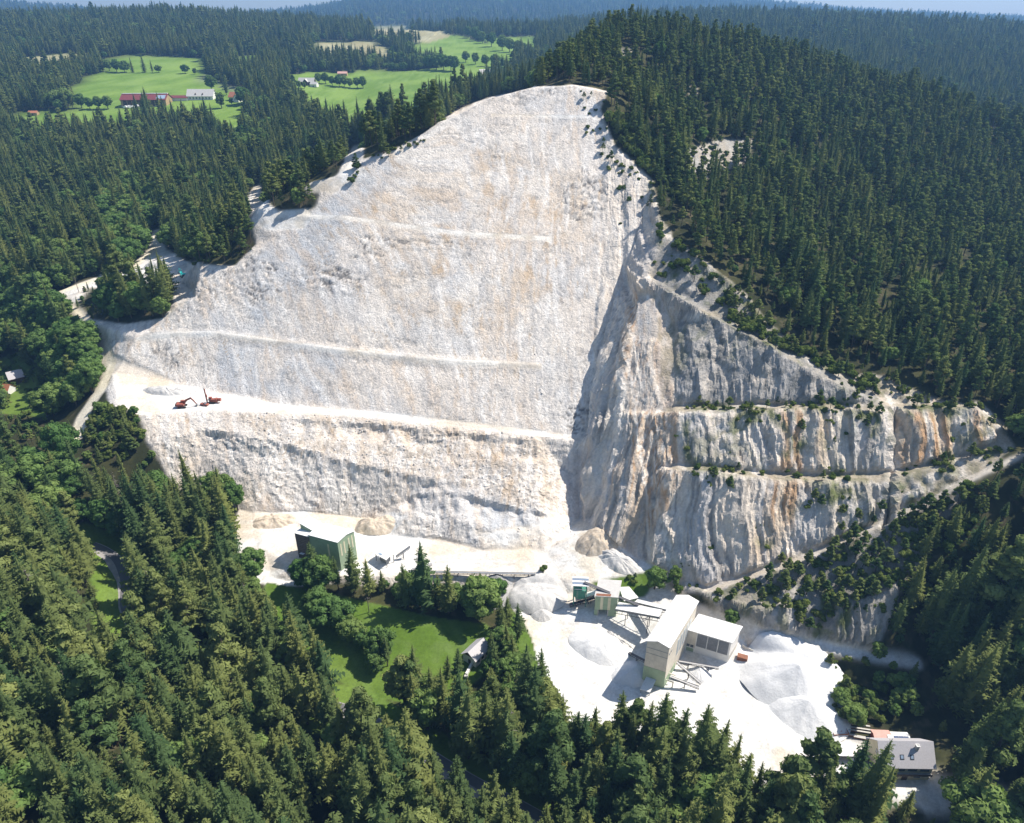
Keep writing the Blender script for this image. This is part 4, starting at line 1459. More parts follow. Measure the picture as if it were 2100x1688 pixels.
b = NEW(); F.box(b, -6.2, -.02, -.1, Ln - .8, 0, 13.4); part('annex', b, 'brown_louvre', t)
b = NEW()
for i in range(15):
    F.box(b, -6.15, -.1, -.2, -.1, .6 + i * .85, .95 + i * .85)
part('louvre', b, 'brown_louvre', t)
boxpart('annex_roof', F, 'white_roof', t, -6.4, -.05, -.35, Ln - .5, 13.42, 13.62)
b = NEW(); solid(b, [F.p(-5.9, 2.6, 13.63), F.p(-.3, 2.6, 13.63), F.p(-.3, Ln - .7, 13.63), F.p(-5.9, Ln - .7, 13.63)], [F.p(-5.9, 2.6, 16.3), F.p(-.3, 2.6, 14.2), F.p(-.3, Ln - .7, 14.2), F.p(-5.9, Ln - .7, 16.3)]); part('monitor', b, 'green_metal', t)
b = NEW(); solid(b, [F.p(-6.2, 2.4, 16.42), F.p(0, 2.4, 14.1), F.p(0, Ln - .5, 14.1), F.p(-6.2, Ln - .5, 16.42)], [F.p(-6.2, 2.4, 16.62), F.p(0, 2.4, 14.3), F.p(0, Ln - .5, 14.3), F.p(-6.2, Ln - .5, 16.62)]); part('monitor_roof', b, 'white_roof', t)
boxpart('canopy', F, 'white_roof', t, -4.6, -2.9, -1.2, -.22, 4.6, 4.75)

# ---- green screening house
fl, fr, br = (29.3, 185.3), (37.0, 184.6), (39.1, 191.9)
F = Frame((fr[0] - fl[0], fr[1] - fl[1]), (br[0] - fr[0], br[1] - fr[1]))
t = thing('screening_house', 'small green screening house with two pale stripes beside the slanting conveyor', 'industrial building', (fl[0], fl[1], 2.9))
Wd, Ln = F.W, F.L
b = NEW(); F.box(b, 0, Wd, 0, Ln, 3.2, 9.7); F.box(b, 0, 1.2, 0, Ln, 0, 3.2); F.box(b, 4.9, Wd, 0, Ln, 0, 3.2); F.box(b, 1.2, 4.9, 2.5, Ln, 0, 3.2); part('wall', b, 'green_metal', t)
b = NEW(); solid(b, [F.p(-.3, -.4, 9.72), F.p(Wd + .3, -.4, 9.72), F.p(Wd + .3, Ln + .3, 10.3), F.p(-.3, Ln + .3, 10.3)], [F.p(-.3, -.4, 9.92), F.p(Wd + .3, -.4, 9.92), F.p(Wd + .3, Ln + .3, 10.5), F.p(-.3, Ln + .3, 10.5)]); part('roof', b, 'grey_roof', t)
boxpart('roof_patch', F, 'rust', t, .2, Wd - 2.4, -.2, .9, 9.99, 10.03)
for u in (1.9, 4.5):
    boxpart('window', F, 'pale_strip', t, u, u + 1.0, -.07, -.005, 3.4, 9.2)
boxpart('post', F, 'concrete', t, 1.2, 1.5, -.1, .2, 0, 3.2); boxpart('post', F, 'concrete', t, 4.6, 4.9, -.1, .2, 0, 3.2)
boxpart('side_panel', F, 'plaster_white', t, Wd + .005, Wd + .07, .1, 1.6, 5.5, 9.5)
fl, fr, br, bl = (40.1, 187.7), (45.2, 189.4), (42.6, 193.6), (39.2, 193.4)
t = thing('lean_to_shed', 'low shed with sloping white roof behind the green screening house', 'shed', (fl[0], fl[1], 3.5))
loc = lambda q, z: (q[0] - fl[0], q[1] - fl[1], z)
b = NEW(); solid(b, [loc(q, 0) for q in (fl, fr, br, bl)], [loc(fl, 4.2), loc(fr, 4.2), loc(br, 5.2), loc(bl, 5.2)]); part('wall', b, 'green_metal', t)
k = 1.07
b = NEW(); cx, cy_ = 1.7, 3.3
o4 = [(q[0] - fl[0] - cx, q[1] - fl[1] - cy_) for q in (fl, fr, br, bl)]
solid(b, [(cx + q[0] * k, cy_ + q[1] * k, z) for q, z in zip(o4, (4.22, 4.22, 5.22, 5.22))], [(cx + q[0] * k, cy_ + q[1] * k, z) for q, z in zip(o4, (4.42, 4.42, 5.42, 5.42))]); part('roof', b, 'white_roof', t)

# ---- feed hopper on stilts
x, y = base(1188, 1236, 4)
t = thing('feed_hopper', 'green feed hopper on stilts under a striped canopy', 'hopper', (x, y, 3.6))
F = Frame((1, -.06), (.06, 1))
for u in (-2.2, 2.2):
    for v in (-1.6, 1.6):
        boxpart('leg', F, 'hopper_green', t, u - .16, u + .16, v - .16, v + .16, 0, 10.3)
b = NEW(); solid(b, [F.p(-1.2, -.9, 3.0), F.p(1.2, -.9, 3.0), F.p(1.2, .9, 3.0), F.p(-1.2, .9, 3.0)], [F.p(-2.0, -1.4, 4.6), F.p(2.0, -1.4, 4.6), F.p(2.0, 1.4, 4.6), F.p(-2.0, 1.4, 4.6)]); F.box(b, -2.0, 2.0, -1.4, 1.4, 4.6, 7.4); part('bin', b, 'hopper_green', t)
boxpart('rail', F, 'car_white', t, -2.3, 2.3, -1.75, -1.6, 8.3, 8.45)
for i in range(5):
    z0, v0 = 10.3 + i * .12, -2.2 + i * .88
    boxpart('roof_panel', F, 'plaster_white' if i % 2 == 0 else 'stripe_blue', t, -2.9, 2.9, v0, v0 + .86, z0, z0 + .14)


def conveyor(label, p, q, w, th, belt='dusty_belt', cover=None, legs=2, name='conveyor', coverh=1.0):
    p, q = Vector(p), Vector(q)
    d = q - p
    Lh = math.hypot(d.x, d.y)
    ang = math.atan2(d.y, d.x)
    z0 = min(float(ground(p.x, p.y)), p.z)
    t = thing(name, label, 'conveyor', (p.x, p.y, z0), ang)
    ez, fz = p.z - z0, q.z - z0
    F = Frame((1, 0), (0, 1))

    def slab(b, u0, u1, v0, v1, a, c):
        za, zb = ez + (fz - ez) * u0 / Lh, ez + (fz - ez) * u1 / Lh
        solid(b, [(u0, v0, za + a), (u1, v0, zb + a), (u1, v1, zb + a), (u0, v1, za + a)], [(u0, v0, za + c), (u1, v0, zb + c), (u1, v1, zb + c), (u0, v1, za + c)])
    b = NEW(); slab(b, 0, Lh, -w * .38, w * .38, 0, .08); part('belt', b, belt, t)
    b = NEW()
    for s in (-1, 1):
        slab(b, 0, Lh, s * w * .5 - .07, s * w * .5 + .07, -th, -th + .14)
        slab(b, 0, Lh, s * w * .5 - .07, s * w * .5 + .07, -.02, .14)
        n = max(3, int(Lh / 1.6))
        for k in range(n):
            u = (k + .5) * Lh / n
            slab(b, u - .07, u + .07, s * w * .5 - .05, s * w * .5 + .05, -th + .14, -.02)
    part('frame', b, 'dark_steel', t)
    for k in range(legs):
        u = Lh * (k + .5) / legs
        gx_, gy_ = p.x + d.x * u / Lh, p.y + d.y * u / Lh
        gz = float(ground(gx_, gy_)) - z0 - .3
        top = ez + (fz - ez) * u / Lh - th
        if top - gz > .5:
            for s in (-1, 1):
                boxpart('leg', F, 'dark_steel', t, u - .1, u + .1, s * w * .45 - .1, s * w * .45 + .1, gz, top)
    if cover:
        b = NEW(); slab(b, .2, Lh - .2, -w * .58, w * .58, coverh, coverh + .12); part('cover', b, cover, t)
        b = NEW()
        for s in (-1, 1):
            slab(b, .2, Lh - .2, s * w * .52 - .04, s * w * .52 + .04, .15, coverh)
        part('side_panel', b, 'steel', t)
    return t


V3 = lambda u, v, z: tuple(float(c) for c in at_z(u, v, z))
conveyor('dark slanting conveyor running from the striped hopper over the screening house', V3(1198, 1194, 14.6), V3(1310, 1241, 11), .9, .6, 'dark_steel', legs=0)
conveyor('wide white roofed conveyor gallery between screening house and tall hall', V3(1264, 1246, 8.2), V3(1356, 1263, 11.2), 3.2, 1.3, cover='white_roof', legs=2, name='conveyor_gallery')
conveyor('narrow white roofed conveyor behind the wide gallery', V3(1303, 1235, 6.5), V3(1372, 1252, 12), 1.6, .8, cover='white_roof', legs=1, coverh=.8)
conveyor('short white roofed feed conveyor under the striped hopper', V3(1180, 1229, 5.4), V3(1223, 1218, 8), 1.8, .8, cover='white_roof', legs=2, coverh=.8)
conveyor('dark conveyor on stilts below the white feed conveyor', V3(1168, 1240, 4.4), V3(1220, 1226, 6), 1.0, .7, 'dark_steel', legs=2)
conveyor('long low grey conveyor along the front edge of the quarry floor', V3(838, 1172, 10.6), V3(1098, 1177, 9.9), .9, .6, 'steel', legs=9)
conveyor('short stockpile conveyor tilted up right of the small white canopy', V3(812, 1142, 11), V3(841, 1121, 14.5), .9, .5, 'steel', legs=1)
conveyor('low conveyor lying on the quarry floor above the long grey one', V3(845, 1168, 10.4), V3(886, 1157, 10.8), .8, .5, 'dusty_belt', legs=2)
conveyor('pale stacker conveyor sticking out toward the louvred side hall', V3(1392, 1356, 4.4), V3(1474, 1370, 4.0), .7, .5, 'dusty_belt', legs=2)
conveyor('pale stacker conveyor slanting down to the gravel right of the tall hall', V3(1388, 1358, 6.5), V3(1438, 1402, 2.0), .7, .5, 'dusty_belt', legs=1)
conveyor('pale stacker conveyor nearest the front corner of the tall hall', V3(1376, 1388, 5), V3(1434, 1411, 2.2), .7, .5, 'dusty_belt', legs=1)
conveyor('dark stacker conveyor sticking out left of the tall hall', V3(1326, 1357, 6.5), V3(1289, 1338, 3.0), .8, .6, 'dark_steel', legs=1)
# small canopy on the quarry floor
x, y = base(790, 1150, 10)
t = thing('machine_canopy', 'small white roofed machine canopy with a skylight on the quarry floor', 'canopy', (x, y, 9.6))
F = Frame((.8, -.6), (.6, .8))
for u in (-2.8, 2.8):
    for v in (-1.8, 1.8):
        boxpart('post', F, 'steel', t, u - .12, u + .12, v - .12, v + .12, 0, 4.0)
b = NEW(); F.gable_roof(b, -3.2, 3.2, -2.2, 2.2, 4.0, 4.5, o=.2, th=.16, along='s'); part('roof', b, 'white_roof', t)
boxpart('skylight', F, 'solar_pale', t, -1.4, .2, -1.7, -.5, 4.36, 4.42)
boxpart('crusher', F, 'steel', t, -1.6, 1.8, -1.1, 1.1, .6, 3.0)

# ---- stockpiles
def gravel(name, c, c2, scale=3.0):
    m, nt, b_ = newmat(name, .95, .1)
    q = NT(nt)
    n = q.noise(q.coord(), scale, 5, .7)
    q.link(q.mix(q.ramp(n, .35, .65), c, c2), b_.inputs['Base Color'])
    q.link(q.bump(n, .5, .35), b_.inputs['Normal'])
    return m


GM = {'white_sand': gravel('white_sand', (.72, .71, .69), (.8, .79, .77), 1.5), 'grey_gravel': gravel('grey_gravel', (.3, .29, .28), (.48, .465, .44), 2.5), 'pale_gravel': gravel('pale_gravel', (.5, .48, .45), (.62, .6, .57), 2.0), 'soil': gravel('soil', (.5, .4, .29), (.62, .54, .44), 1.2)}


def pile(label, u, v, zg, R, h, mat, ell=1.0, rot=0.0, seed=1, name='gravel_pile', sharp=1.0, rough=.25):
    x, y = base(u, v, zg)
    nr, na = 26, 72
    rr, aa = np.meshgrid(np.linspace(0, 1, nr), np.linspace(0, 2 * np.pi, na, endpoint=False), indexing='ij')
    lx, ly = rr * R * np.cos(aa), rr * R * ell * np.sin(aa)
    X = x + lx * math.cos(rot) - ly * math.sin(rot)
    Y = y + lx * math.sin(rot) + ly * math.cos(rot)
    wob = 1 + .22 * fbm(np.cos(aa) * 1.3 + seed, np.sin(aa) * 1.3, 0 * aa, 3)
    q = np.clip(rr * wob, 0, 1)
    prof = (1 - q ** sharp)
    Zp = ground(X, Y) + h * prof * (1 + .0 * q) + rough * fbm(X / 2.6 + seed, Y / 2.6, 0 * X, 4) * np.clip(prof * 4, 0, 1) + rough * 1.1 * (1 - 2 * np.abs(fbm(np.cos(aa) * 5 + seed, np.sin(aa) * 5, rr * 1.2, 2))) * np.clip(prof * 3, 0, 1) * rr - .25 * rr ** 6
    b = NEW()
    z0 = float(ground(x, y))
    V = [[b.verts.new((X[i, j] - x, Y[i, j] - y, Zp[i, j] - z0)) for j in range(na)] for i in range(1, nr)]
    c = b.verts.new((0, 0, Zp[0].mean() - z0))
    for j in range(na):
        b.faces.new((c, V[0][j], V[0][(j + 1) % na]))
    for i in range(nr - 2):
        for j in range(na):
            b.faces.new((V[i][j], V[i + 1][j], V[i + 1][(j + 1) % na], V[i][(j + 1) % na]))
    for f in b.faces:
        f.smooth = True
    o = part(name, b, GM[mat], None)
    o.location = (x, y, z0)
    o['label'], o['category'] = label, 'pile'
    return o


pile('big white sand pile with a tall crest below the access track', 1628, 1404, .8, 18.5, 9.2, 'white_sand', .72, -.5, 3, 'sand_pile')
pile('lower white sand pile in front of the big crested one', 1652, 1462, 0, 13, 5.2, 'white_sand', .75, -.6, 5, 'sand_pile')
pile('broad white sand mound left of the tall hall', 1235, 1332, 1, 12, 3.6, 'white_sand', .6, -.4, 7, 'sand_pile', 1.6)
pile('white sand mound in the shade at the left foot of the tall hall', 1300, 1385, 0, 8, 3.0, 'white_sand', .7, .3, 9, 'sand_pile', 1.4)
pile('small white heap under the stackers right of the tall hall', 1433, 1385, 0, 4.5, 2.6, 'white_sand', .9, 0, 11, 'sand_pile')
pile('pointed grey gravel pile nearest the trees by the meadow', 1018, 1222, 4.5, 7.5, 5.0, 'grey_gravel', .9, .2, 13)
pile('broad pale gravel pile left of the striped hopper', 1100, 1226, 4, 11.5, 4.2, 'pale_gravel', .7, .1, 15, sharp=2.4, rough=.5)
pile('small pale gravel heap at the upper edge of the yard', 1112, 1262, 3.2, 4.4, 2.2, 'pale_gravel', .7, 0, 17)
pile('brown earth heap at the corner of the quarry face', 1228, 1124, 10.2, 10, 4.6, 'soil', .6, .3, 19, 'earth_heap', 1.1, 1.1)
pile('pale earth bank right of the brown heap', 1268, 1152, 10, 9, 2.4, 'pale_gravel', .5, -.5, 21, 'earth_heap', 1.1, .8)
pile('brown earth heap behind the green crusher hall', 770, 1083, 11, 9, 3.6, 'soil', .55, .1, 23, 'earth_heap', 1.1, 1.1)
pile('low earth heap left of the crusher hall', 560, 1070, 14, 9, 1.8, 'soil', .5, .2, 25, 'earth_heap', 1.1, .8)
pile('pale rubble heap on the terrace beside the haul road', 268, 566, 65, 9, 3.4, 'pale_gravel', .6, .3, 27, 'rubble_heap', 1.3, .7)
pile('rounded pale heap on the terrace in front of the teal excavator', 318, 548, 67, 8, 2.8, 'pale_gravel', .7, .1, 29, 'rubble_heap', 1.5, .5)
pile('rubble heap on the bench above the red excavator', 340, 800, 45, 11, 2.2, 'pale_gravel', .35, -.1, 31, 'rubble_heap', 1.2, .8)
pile('ragged white heap between the sand mounds of the yard', 1262, 1316, 1.5, 7, 2.4, 'pale_gravel', .35, -.6, 33, 'rubble_heap', 1.1, 1.0)


# ---- machines
def excavator(label, u, v, zg, rot, paint, s=1.0, reach=1.0):
    x, y = base(u, v, zg)
    t = thing('excavator', label, 'excavator', (x, y, float(ground(x, y)) + .02), rot)
    t.scale = (s, s, s)
    F = Frame()
    for sd in (-1, 1):
        b = NEW()
        prof = [(-1.9, .25), (-1.6, 0), (1.6, 0), (1.9, .25), (1.9, .55), (1.6, .8), (-1.6, .8), (-1.9, .55)]
        solid(b, [(p[0], sd * 1.2 - .3, p[1]) for p in prof], [(p[0], sd * 1.2 + .3, p[1]) for p in prof])
        part('track', b, 'rubber', t)
    boxpart('turntable', F, 'dark', t, -.9, .9, -.9, .9, .5, 1.0)
    b = NEW(); solid(b, [(-2.3, -1.35, 1.0), (1.2, -1.35, 1.0), (1.2, 1.35, 1.0), (-2.3, 1.35, 1.0)], [(-2.15, -1.3, 2.1), (1.1, -1.3, 1.9), (1.1, 1.3, 1.9), (-2.15, 1.3, 2.1)]); part('body', b, paint, t)
    c = boxpart('cab', F, paint, t, -.5, 1.25, .35, 1.33, 1.92, 2.95)
    boxpart('window', F, 'glass', c, 1.255, 1.29, .45, 1.23, 2.0, 2.85)
    boxpart('window', F, 'glass', c, -.35, 1.1, 1.335, 1.37, 2.1, 2.85)
    boxpart('counterweight', F, 'dark', t, -2.6, -2.2, -1.25, 1.25, 1.1, 2.0)

    def arm(nm, pts, w, mat, parent):
        b = NEW()
        for (ax, az, ar), (bx_, bz, br_) in zip(pts[:-1], pts[1:]):
            dx, dz = bx_ - ax, bz - az
            L = math.hypot(dx, dz)
            nx, nz = -dz / L, dx / L
            solid(b, [(ax + nx * ar, -w, az + nz * ar), (bx_ + nx * br_, -w, bz + nz * br_), (bx_ - nx * br_, -w, bz - nz * br_), (ax - nx * ar, -w, az - nz * ar)],
                  [(ax + nx * ar, w, az + nz * ar), (bx_ + nx * br_, w, bz + nz * br_), (bx_ - nx * br_, w, bz - nz * br_), (ax - nx * ar, w, az - nz * ar)])
        return part(nm, b, mat, parent)
    bo = arm('boom', [(.7, 1.5, .3), (2.2, 3.4, .42), (4.6, 4.3, .26)], .22, paint, t)
    arm('cylinder', [(1.2, 1.6, .1), (2.7, 3.2, .1)], .1, 'steel', bo)
    st = arm('stick', [(4.3, 4.5, .28), (5.2, 3.3, .26), (6.4, 1.2, .16)], .18, paint, t)
    arm('cylinder', [(3.0, 4.1, .09), (4.5, 4.75, .09)], .08, 'steel', st)
    b = NEW()
    pr = [(6.5, 1.3), (6.9, .7), (6.6, .12), (5.9, .02), (5.55, .35), (5.95, .85)]
    solid(b, [(p[0], -.6, p[1]) for p in pr], [(p[0], .6, p[1]) for p in pr]); part('bucket', b, 'steel', t)
    return t


excavator('red excavator with its boom stretched over the bench', 374, 834, 43.6, .12, 'machine_red', .95)
excavator('teal excavator working on the terrace by the haul road', 377, 571, 70.5, 2.3, 'machine_teal', .92)
x, y = base(436, 826, 43.6)
t = thing('drill_rig', 'red drill rig with an upright mast at the foot of the face', 'drill rig', (x, y, float(ground(x, y)) + .02), .0)
F = Frame()
for sd in (-1, 1):
    b = NEW()
    prof = [(-1.6, .2), (-1.3, 0), (1.3, 0), (1.6, .2), (1.6, .5), (1.3, .7), (-1.3, .7), (-1.6, .5)]
    solid(b, [(p[0], sd * 1.0 - .25, p[1]) for p in prof], [(p[0], sd * 1.0 + .25, p[1]) for p in prof]); part('track', b, 'rubber', t)
b = NEW(); solid(b, [(-.6, -.9, .7), (2.6, -.9, .7), (2.6, .9, .7), (-.6, .9, .7)], [(-.5, -.8, 1.7), (2.3, -.8, 2.1), (2.3, .8, 2.1), (-.5, .8, 1.7)]); part('body', b, 'machine_red', t)
c = boxpart('cab', F, 'machine_red', t, -1.3, -.1, -.2, .9, .75, 2.5)
boxpart('window', F, 'glass', c, -1.34, -1.31, -.1, .8, 1.5, 2.35)
b = NEW(); F.box(b, -2.1, -1.75, -.75, -.4, .1, 7.0); F.box(b, -1.75, -1.5, -.85, -.3, 3.0, 4.2); part('mast', b, 'machine_red', t)
boxpart('drill_rod', F, 'dark_steel', t, -2.28, -2.14, -.65, -.5, .05, 7.6)
b = NEW()
prof = [(math.cos(a) * .75, math.sin(a) * .75 + 1.5) for a in np.linspace(0, 2 * math.pi, 12, endpoint=False)]
solid(b, [(2.7, p[0], p[1]) for p in prof], [(3.9, p[0], p[1]) for p in prof]); part('dust_tank', b, 'machine_red', t)
boxpart('arm', F, 'dark_steel', t, -1.7, -.2, -.75, -.45, 1.5, 1.8)


def car(label, x, y, rot, paint, s=1.0, name='parked_car', cat='car', bed=False):
    t = thing(name, label, cat, (x, y, float(ground(x, y)) + .02), rot)
    t.scale = (s, s, s)
    F = Frame()
    b = NEW()
    pr = [(-2.1, .35), (2.1, .35), (2.15, .75), (1.9, .95), (.9, 1.0), (-2.05, 1.02)]
    solid(b, [(p[0], -.85, p[1]) for p in pr], [(p[0], .85, p[1]) for p in pr]); part('body', b, paint, t)
    b = NEW()
    x0, x1 = (-.4, .9) if bed else (-1.75, .9)
    solid(b, [(x0, -.8, 1.02), (x1, -.8, 1.0), (x1, .8, 1.0), (x0, .8, 1.02)], [(x0 + .3, -.66, 1.5), (x1 - .65, -.66, 1.5), (x1 - .65, .66, 1.5), (x0 + .3, .66, 1.5)]); cb = part('cabin', b, 'glass', t)
    boxpart('roof', F, paint, cb, x0 + .28, x1 - .62, -.68, .68, 1.502, 1.56)
    for wx_ in (-1.35, 1.35):
        for sd in (-1, 1):
            b = NEW()
            pr = [(wx_ + .33 * math.cos(a), .33 + .33 * math.sin(a)) for a in np.linspace(0, 2 * math.pi, 12, endpoint=False)]
            solid(b, [(p[0], sd * .87 - .1, p[1]) for p in pr], [(p[0], sd * .87 + .1, p[1]) for p in pr])
            part('wheel', b, 'rubber', t)
    return t


x, y = base(420, 831, 43.6)
car('small red pickup parked between red excavator and drill rig', x, y, -.25, 'machine_red', .85, 'pickup_truck', 'pickup truck', True)

# ---- office house at the yard entrance
t = thing('office_house', 'cream house with steep grey slate roof and three skylights at the yard entrance', 'house', (103.9, 124.7, -.4))
F = Frame((1, -.02), (.02, 1))
b = NEW(); F.gable_body(b, 0, 14.6, .4, 9.0, 0, 6.7, 11.4, along='s'); part('wall', b, 'plaster_cream', t)
rf = NEW(); F.gable_roof(rf, 0, 14.6, .4, 9.0, 6.7, 11.4, along='s', o=.55, th=.22); rf = part('roof', rf, 'slate', t)
kk = (11.4 - 6.7) / 4.3
def on_roof(u0, u1, t0, t1, h, mat, nm):
    z = lambda q: 6.92 + (q - .4) * kk
    b = NEW(); solid(b, [F.p(u0, t0, z(t0) + .01), F.p(u1, t0, z(t0) + .01), F.p(u1, t1, z(t1) + .01), F.p(u0, t1, z(t1) + .01)], [F.p(u0, t0, z(t0) + h), F.p(u1, t0, z(t0) + h), F.p(u1, t1, z(t1) + h), F.p(u0, t1, z(t1) + h)])
    return part(nm, b, mat, rf)
for u in (2.5, 5.4, 8.2):
    on_roof(u - .1, u + 1.0, 1.35, 2.25, .1, 'dark', 'skylight_frame')
    on_roof(u + .08, u + .82, 1.5, 2.1, .13, 'solar_pale', 'skylight')
ch = boxpart('chimney', F, 'concrete', rf, 9.7, 10.5, 2.9, 3.7, 9.2, 11.6)
b = NEW(); F.box(b, 9.6, 10.6, 2.8, 2.95, 11.6, 11.75); F.box(b, 9.6, 10.6, 3.65, 3.8, 11.6, 11.75); F.box(b, 9.6, 9.75, 2.95, 3.65, 11.6, 11.75); F.box(b, 10.45, 10.6, 2.95, 3.65, 11.6, 11.75); part('chimney_cap', b, 'plaster_white', rf)
for k in range(4):
    u = 1.0 + k * 3.4
    boxpart('window', F, 'glass', t, u, u + 2.5, .3, .395, 4.5, 6.2)
b = NEW(); F.box(b, .2, 14.4, -.6, .38, 3.45, 3.6); bal = part('balcony', b, 'concrete', t)
boxpart('railing', F, 'wood_dark', bal, .2, 14.4, -.68, -.6, 3.6, 4.4)
boxpart('door', F, 'wood', t, .3, 2.2, .3, .395, .4, 2.9)
boxpart('door', F, 'wood_dark', t, 6.9, 8.5, .3, .395, .4, 2.9)
for u in (4.0, 10.2):
    boxpart('window', F, 'glass', t, u, u + 1.8, .3, .395, 1.6, 2.8)
boxpart('window', F, 'glass', t, -.09, -.005, 3.6, 4.6, 7.0, 8.4)
# ---- sheds, vehicles and scrap around the house
def hut(name, label, cat, x, y, w, d, h, rise, wall, roof, rot=0, z=None):
    t = thing(name, label, cat, (x, y, (float(ground(x, y)) if z is None else z) - .15), rot)
    F = Frame()
    b = NEW(); F.gable_body(b, -w / 2, w / 2, -d / 2, d / 2, 0, h, h + rise, along='s'); part('wall', b, wall, t)
    b = NEW(); F.gable_roof(b, -w / 2, w / 2, -d / 2, d / 2, h, h + rise, along='s', o=.3, th=.15); part('roof', b, roof, t)
    boxpart('door', F, 'wood_dark', t, -.5, .5, -d / 2 - .06, -d / 2 - .005, 0, min(2, h * .8))
    return t
x, y = base(1806, 1514, 1.5)
hut('red_shed', 'small dark red shed with pale red roof behind the office house', 'shed', x, y, 4.8, 3.0, 2.2, .5, 'red_shed', 'red_pale', -.05)
x, y = base(1838, 1520, 1.0)
t = hut('solar_hut', 'low white hut carrying blue solar panels behind the office house', 'hut', x, y, 6.0, 2.6, 2.0, .35, 'plaster_white', 'white_roof', -.05)
F = Frame()
for k in range(3):
    b = NEW(); q0 = -1.5 + k * 1.45
    solid(b, [(q0, -1.2, 2.22), (q0 + 1.35, -1.2, 2.22), (q0 + 1.35, -.2, 2.5), (q0, -.2, 2.5)], [(q0, -1.2, 2.27), (q0 + 1.35, -1.2, 2.27), (q0 + 1.35, -.2, 2.55), (q0, -.2, 2.55)]); part('solar_panel', b, 'solar', t)
x, y = base(1720, 1548, 0)
t = thing('carport', 'flat white roofed carport between yellow loader and grey truck', 'carport', (x, y, -.2), -.06)
boxpart('roof', F, 'white_roof', t, -2.9, 2.9, -2.2, 2.2, 2.6, 2.85)
b = NEW(); F.box(b, -2.8, -2.6, -2.0, 2.0, 0, 2.6); F.box(b, 2.6, 2.8, -2.0, 2.0, 0, 2.6); F.box(b, -2.6, 2.6, 1.8, 2.0, 0, 2.6); part('wall', b, 'concrete', t)
x, y = base(1692, 1560, 0)
t = thing('wheel_loader', 'yellow wheel loader parked at the edge of the white yard', 'wheel loader', (x, y, float(ground(x, y)) + .02), -1.2)
for wx_ in (-1.1, 1.2):
    for sd in (-1, 1):
        b = NEW(); pr = [(wx_ + .6 * math.cos(a), .6 + .6 * math.sin(a)) for a in np.linspace(0, 2 * math.pi, 14, endpoint=False)]
        solid(b, [(p[0], sd * .95 - .2, p[1]) for p in pr], [(p[0], sd * .95 + .2, p[1]) for p in pr]); part('wheel', b, 'rubber', t)
b = NEW(); solid(b, [(-.2, -.75, .7), (2.2, -.75, .7), (2.2, .75, .7), (-.2, .75, .7)], [(-.1, -.7, 1.9), (2.1, -.7, 1.7), (2.1, .7, 1.7), (-.1, .7, 1.9)]); part('body', b, 'machine_yellow', t)
c = boxpart('cab', F, 'car_white', t, -1.2, -.2, -.65, .65, .9, 2.5)
boxpart('window', F, 'glass', c, -1.24, -1.205, -.55, .55, 1.5, 2.35)
b = NEW(); F.box(b, -2.3, -1.2, -.6, -.4, .9, 1.15); F.box(b, -2.3, -1.2, .4, .6, .9, 1.15); part('lift_arm', b, 'machine_yellow', t)
b = NEW(); pr = [(-2.3, .2), (-2.9, .1), (-2.6, .25), (-2.35, 1.2)]; solid(b, [(p[0], -1.2, p[1]) for p in pr], [(p[0], 1.2, p[1]) for p in pr]); part('bucket', b, 'dark_steel', t)
x, y = base(1779, 1566, 0)
t = thing('flatbed_truck', 'dark grey truck loaded with scrap left of the office house', 'truck', (x, y, float(ground(x, y)) + .02), -1.15)
boxpart('cab', F, 'car_grey', t, 1.2, 3.0, -1.0, 1.0, .7, 2.6)
boxpart('windscreen', F, 'glass', t, 3.005, 3.04, -.9, .9, 1.6, 2.4)
b = NEW(); F.box(b, -3.4, 1.1, -1.05, 1.05, .8, 1.0); F.box(b, -3.4, 1.1, -1.05, -.97, 1.0, 1.6); F.box(b, -3.4, 1.1, .97, 1.05, 1.0, 1.6); F.box(b, -3.4, -3.32, -.97, .97, 1.0, 1.6); part('bed', b, 'dark_steel', t)
for k in range(6):
    bx = rng.uniform(-3, .4)
    boxpart('scrap', F, 'steel' if k % 2 else 'rust', t, bx, bx + .7, -.8 + .22 * k, -.55 + .22 * k, 1.01, 1.3 + .5 * rng.random())
for wx_ in (-2.4, 2.0):
    for sd in (-1, 1):
        b = NEW(); pr = [(wx_ + .45 * math.cos(a), .45 + .45 * math.sin(a)) for a in np.linspace(0, 2 * math.pi, 12, endpoint=False)]
        solid(b, [(p[0], sd * .95 - .15, p[1]) for p in pr], [(p[0], sd * .95 + .15, p[1]) for p in pr]); part('wheel', b, 'rubber', t)
x, y = base(1757, 1576, 0)
car('pale blue car parked beside the carport', x, y, 1.7, 'car_blue')
for k, (u, v, L, lab) in enumerate(((1737, 1487, 13, 'topmost long steel beam of the scrap row by the bushes'), (1742, 1494, 13.5, 'second long steel beam of the scrap row by the bushes'), (1752, 1501, 11, 'shorter pale beam in the middle of the scrap row'), (1760, 1512, 6, 'short pale beam at the right end of the scrap row'), (1768, 1516, 5, 'lowest short beam of the scrap row nearest the track'))):
    x, y = base(u, v, .5)
    t = thing('steel_beam', lab, 'steel beam', (x, y, float(ground(x, y)) + .02), -.16 - .02 * k, 'steel beams in the scrap row')
    boxpart('flange', F, 'concrete', t, -L / 2, L / 2, -.25, .25, .5, .58)
    boxpart('web', F, 'rust', t, -L / 2, L / 2, -.05, .05, .08, .5)
    boxpart('flange', F, 'rust', t, -L / 2, L / 2, -.25, .25, 0, .08)
